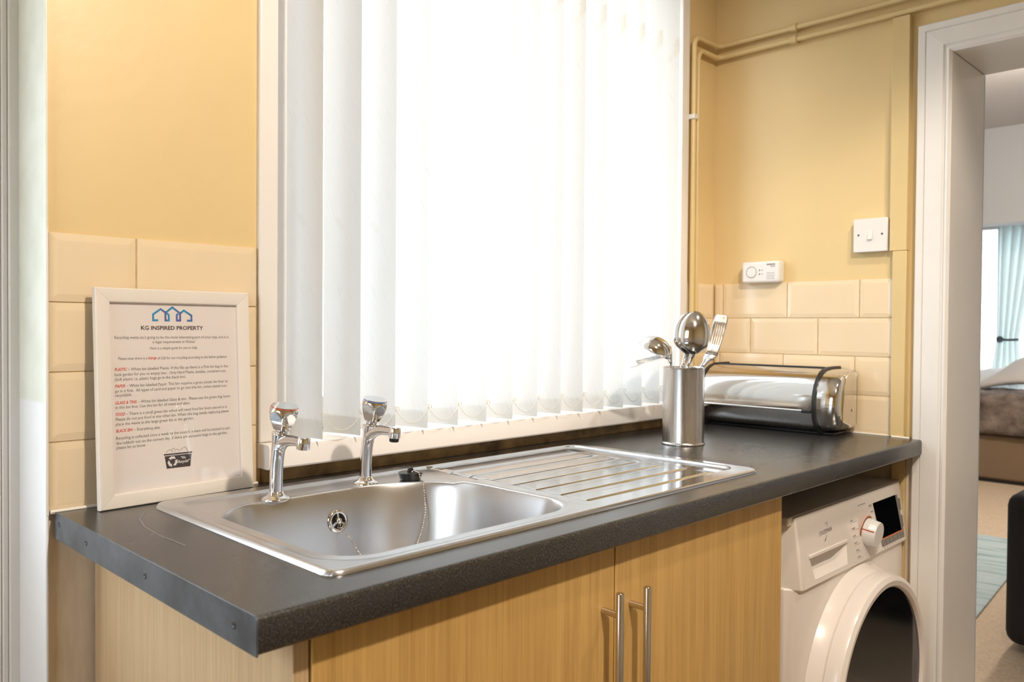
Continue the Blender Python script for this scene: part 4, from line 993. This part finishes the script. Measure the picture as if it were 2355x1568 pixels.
# bay: a lower header, then the bright window wall
struct(box('wall_bay_header', 'bed_wall', (7.9, 8.1, BYA, BYB, 2.14, BCZ)), 'grey wall above the bay opening', 'wall')
g = MB().box(9.25, 9.4, BYA, -.35, FZ, BCZ).box(9.25, 9.4, 1.45, BYB, FZ, BCZ).box(9.25, 9.4, -.35, 1.45, FZ, .6).box(9.25, 9.4, -.35, 1.45, 2.3, BCZ)
struct(g.build('wall_far', 'bed_wall'), 'bedroom window wall', 'wall')
w2_ = sempty('window_2', 'bright bedroom window behind the bed', 'window', (9.3, .55, .6))
g = MB()
for b in ((-.03, .03, -.9, -.84, 0, 1.7), (-.03, .03, .84, .9, 0, 1.7), (-.03, .03, -.84, .84, 0, .06), (-.03, .03, -.84, .84, 1.64, 1.7), (-.03, .03, -.03, .03, .06, 1.64)): g.box(*b)
g.build('window_frame', 'upvc', w2_, bevel=.004); box('pane', 'clear_glass', (-.005, .005, -.84, .84, .06, 1.64), w2_)
bed = thing('bed', 'brown upholstered divan bed with white mattress', 'bed', (8.08, .3, FZ))
MB().box(-1.0, 1.0, -.75, .95, .03, .385).build('divan_base', 'bed_fabric', bed, bevel=.02, seg=3)
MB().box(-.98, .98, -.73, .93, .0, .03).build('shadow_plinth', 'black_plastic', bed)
MB().box(-1.0, 1.0, -.75, .95, .39, .66).build('mattress', 'duvet_white', bed, bevel=.05, seg=4)
P = []
for i in range(15):
    s_ = i/14; r_ = []
    for j in range(31):
        y = -.55+1.62*j/30; wv = .012*math.sin(j*1.7+i*.9)+.01*math.sin(j*.6-i*1.3)
        if s_ < .45: x, z = 7.045+wv*.6, FZ+.40+(s_/.45)*.275
        else: x, z = 7.045+(s_-.45)/.55*.75, FZ+.69+wv+.012
        r_.append((x-7.05, y-.3, z-FZ))
    P.append(r_)
o = MB().grid(P).build('throw', 'throw_fur', None, smooth=True, solid=.02, angle=180); o.location = (7.05, .3, FZ); tag(o, 'grey brown furry throw draped over the foot of the bed', 'throw')
P = []
for i in range(13):
    r_ = []
    for j in range(25):
        y = -.72+1.64*j/24; x = 7.86+1.1*i/12; z = .62+.06*math.sin(math.pi*min(1, i/12))+.05*math.sin(j*.8+i*.7)*math.sin(math.pi*i/12)+(.20*math.exp(-((y-.26)/.30)**2)*math.exp(-((x-8.25)/.4)**2)); r_.append((x-8.2, y, z-.62))
    P.append(r_)
o = MB().grid(P).build('duvet', 'duvet_white', None, smooth=True, solid=.05, angle=180); o.location = (8.2, .3, .66); tag(o, 'rumpled white duvet on the bed', 'duvet')
# curtain with tie-back
cu = thing('curtain', 'pale teal curtain gathered with a dark tieback', 'curtain', (9.08, .95, .62))
P = []
for i in range(25):
    z = 0+1.78*i/24; zz = z-.47
    pinch = .52+.48*min(1, abs(zz)/1.15) if zz > 0 else .52+.25*min(1, abs(zz)/.4)
    r_ = []
    for j in range(41):
        t_ = j/40; y = (.17-.34*t_)*pinch*1.15-(.10*max(0, zz)/1.3)+.02; r_.append((.05*math.sin(t_*math.pi*9)*(.5+.5*pinch), y, z))
    P.append(r_)
MB().grid(P).build('panel', 'curtain_teal', cu, smooth=True, solid=.004, angle=180)
MB().tube([(-.06, .105, .475), (-.075, 0, .47), (-.06, -.09, .475)], .012, 8).build('tieback', 'tieback', cu, smooth=True)
MB().ball((-.07, .075, .475), .035, 10, 6).build('tieback_rosette', 'tieback', cu, smooth=True)
o = MB().prism([(-.85, 0), (.85, 0), (.85, 1.6), (-.85, 1.6)], 'z', 0, .012).build('rug', 'rug_teal', None, bevel=.003); o.location = (4.26, -.215, FZ); o.rotation_euler = (0, 0, R(4.5)); tag(o, 'pale teal streaked rug on the bedroom carpet', 'rug')
so = thing('sofa', 'black fabric sofa with squared arm seen through the doorway', 'sofa', (3.62, -.968, FZ))
MB().box(-.45, -.05, -.45, .515, .035, .615).build('arm', 'sofa_fabric', so, bevel=.05, seg=4)
MB().box(-.05, .9, -.45, .42, .06, .42).build('seat', 'sofa_fabric', so, bevel=.04, seg=3)
for x, y in ((-.38, .42), (-.38, -.38), (.8, .35), (.8, -.38)): MB().lathe([(.016, 0), (.022, .06)], 12, Matrix.Translation((x, y, 0))).build('leg', 'black_plastic', so, smooth=True)
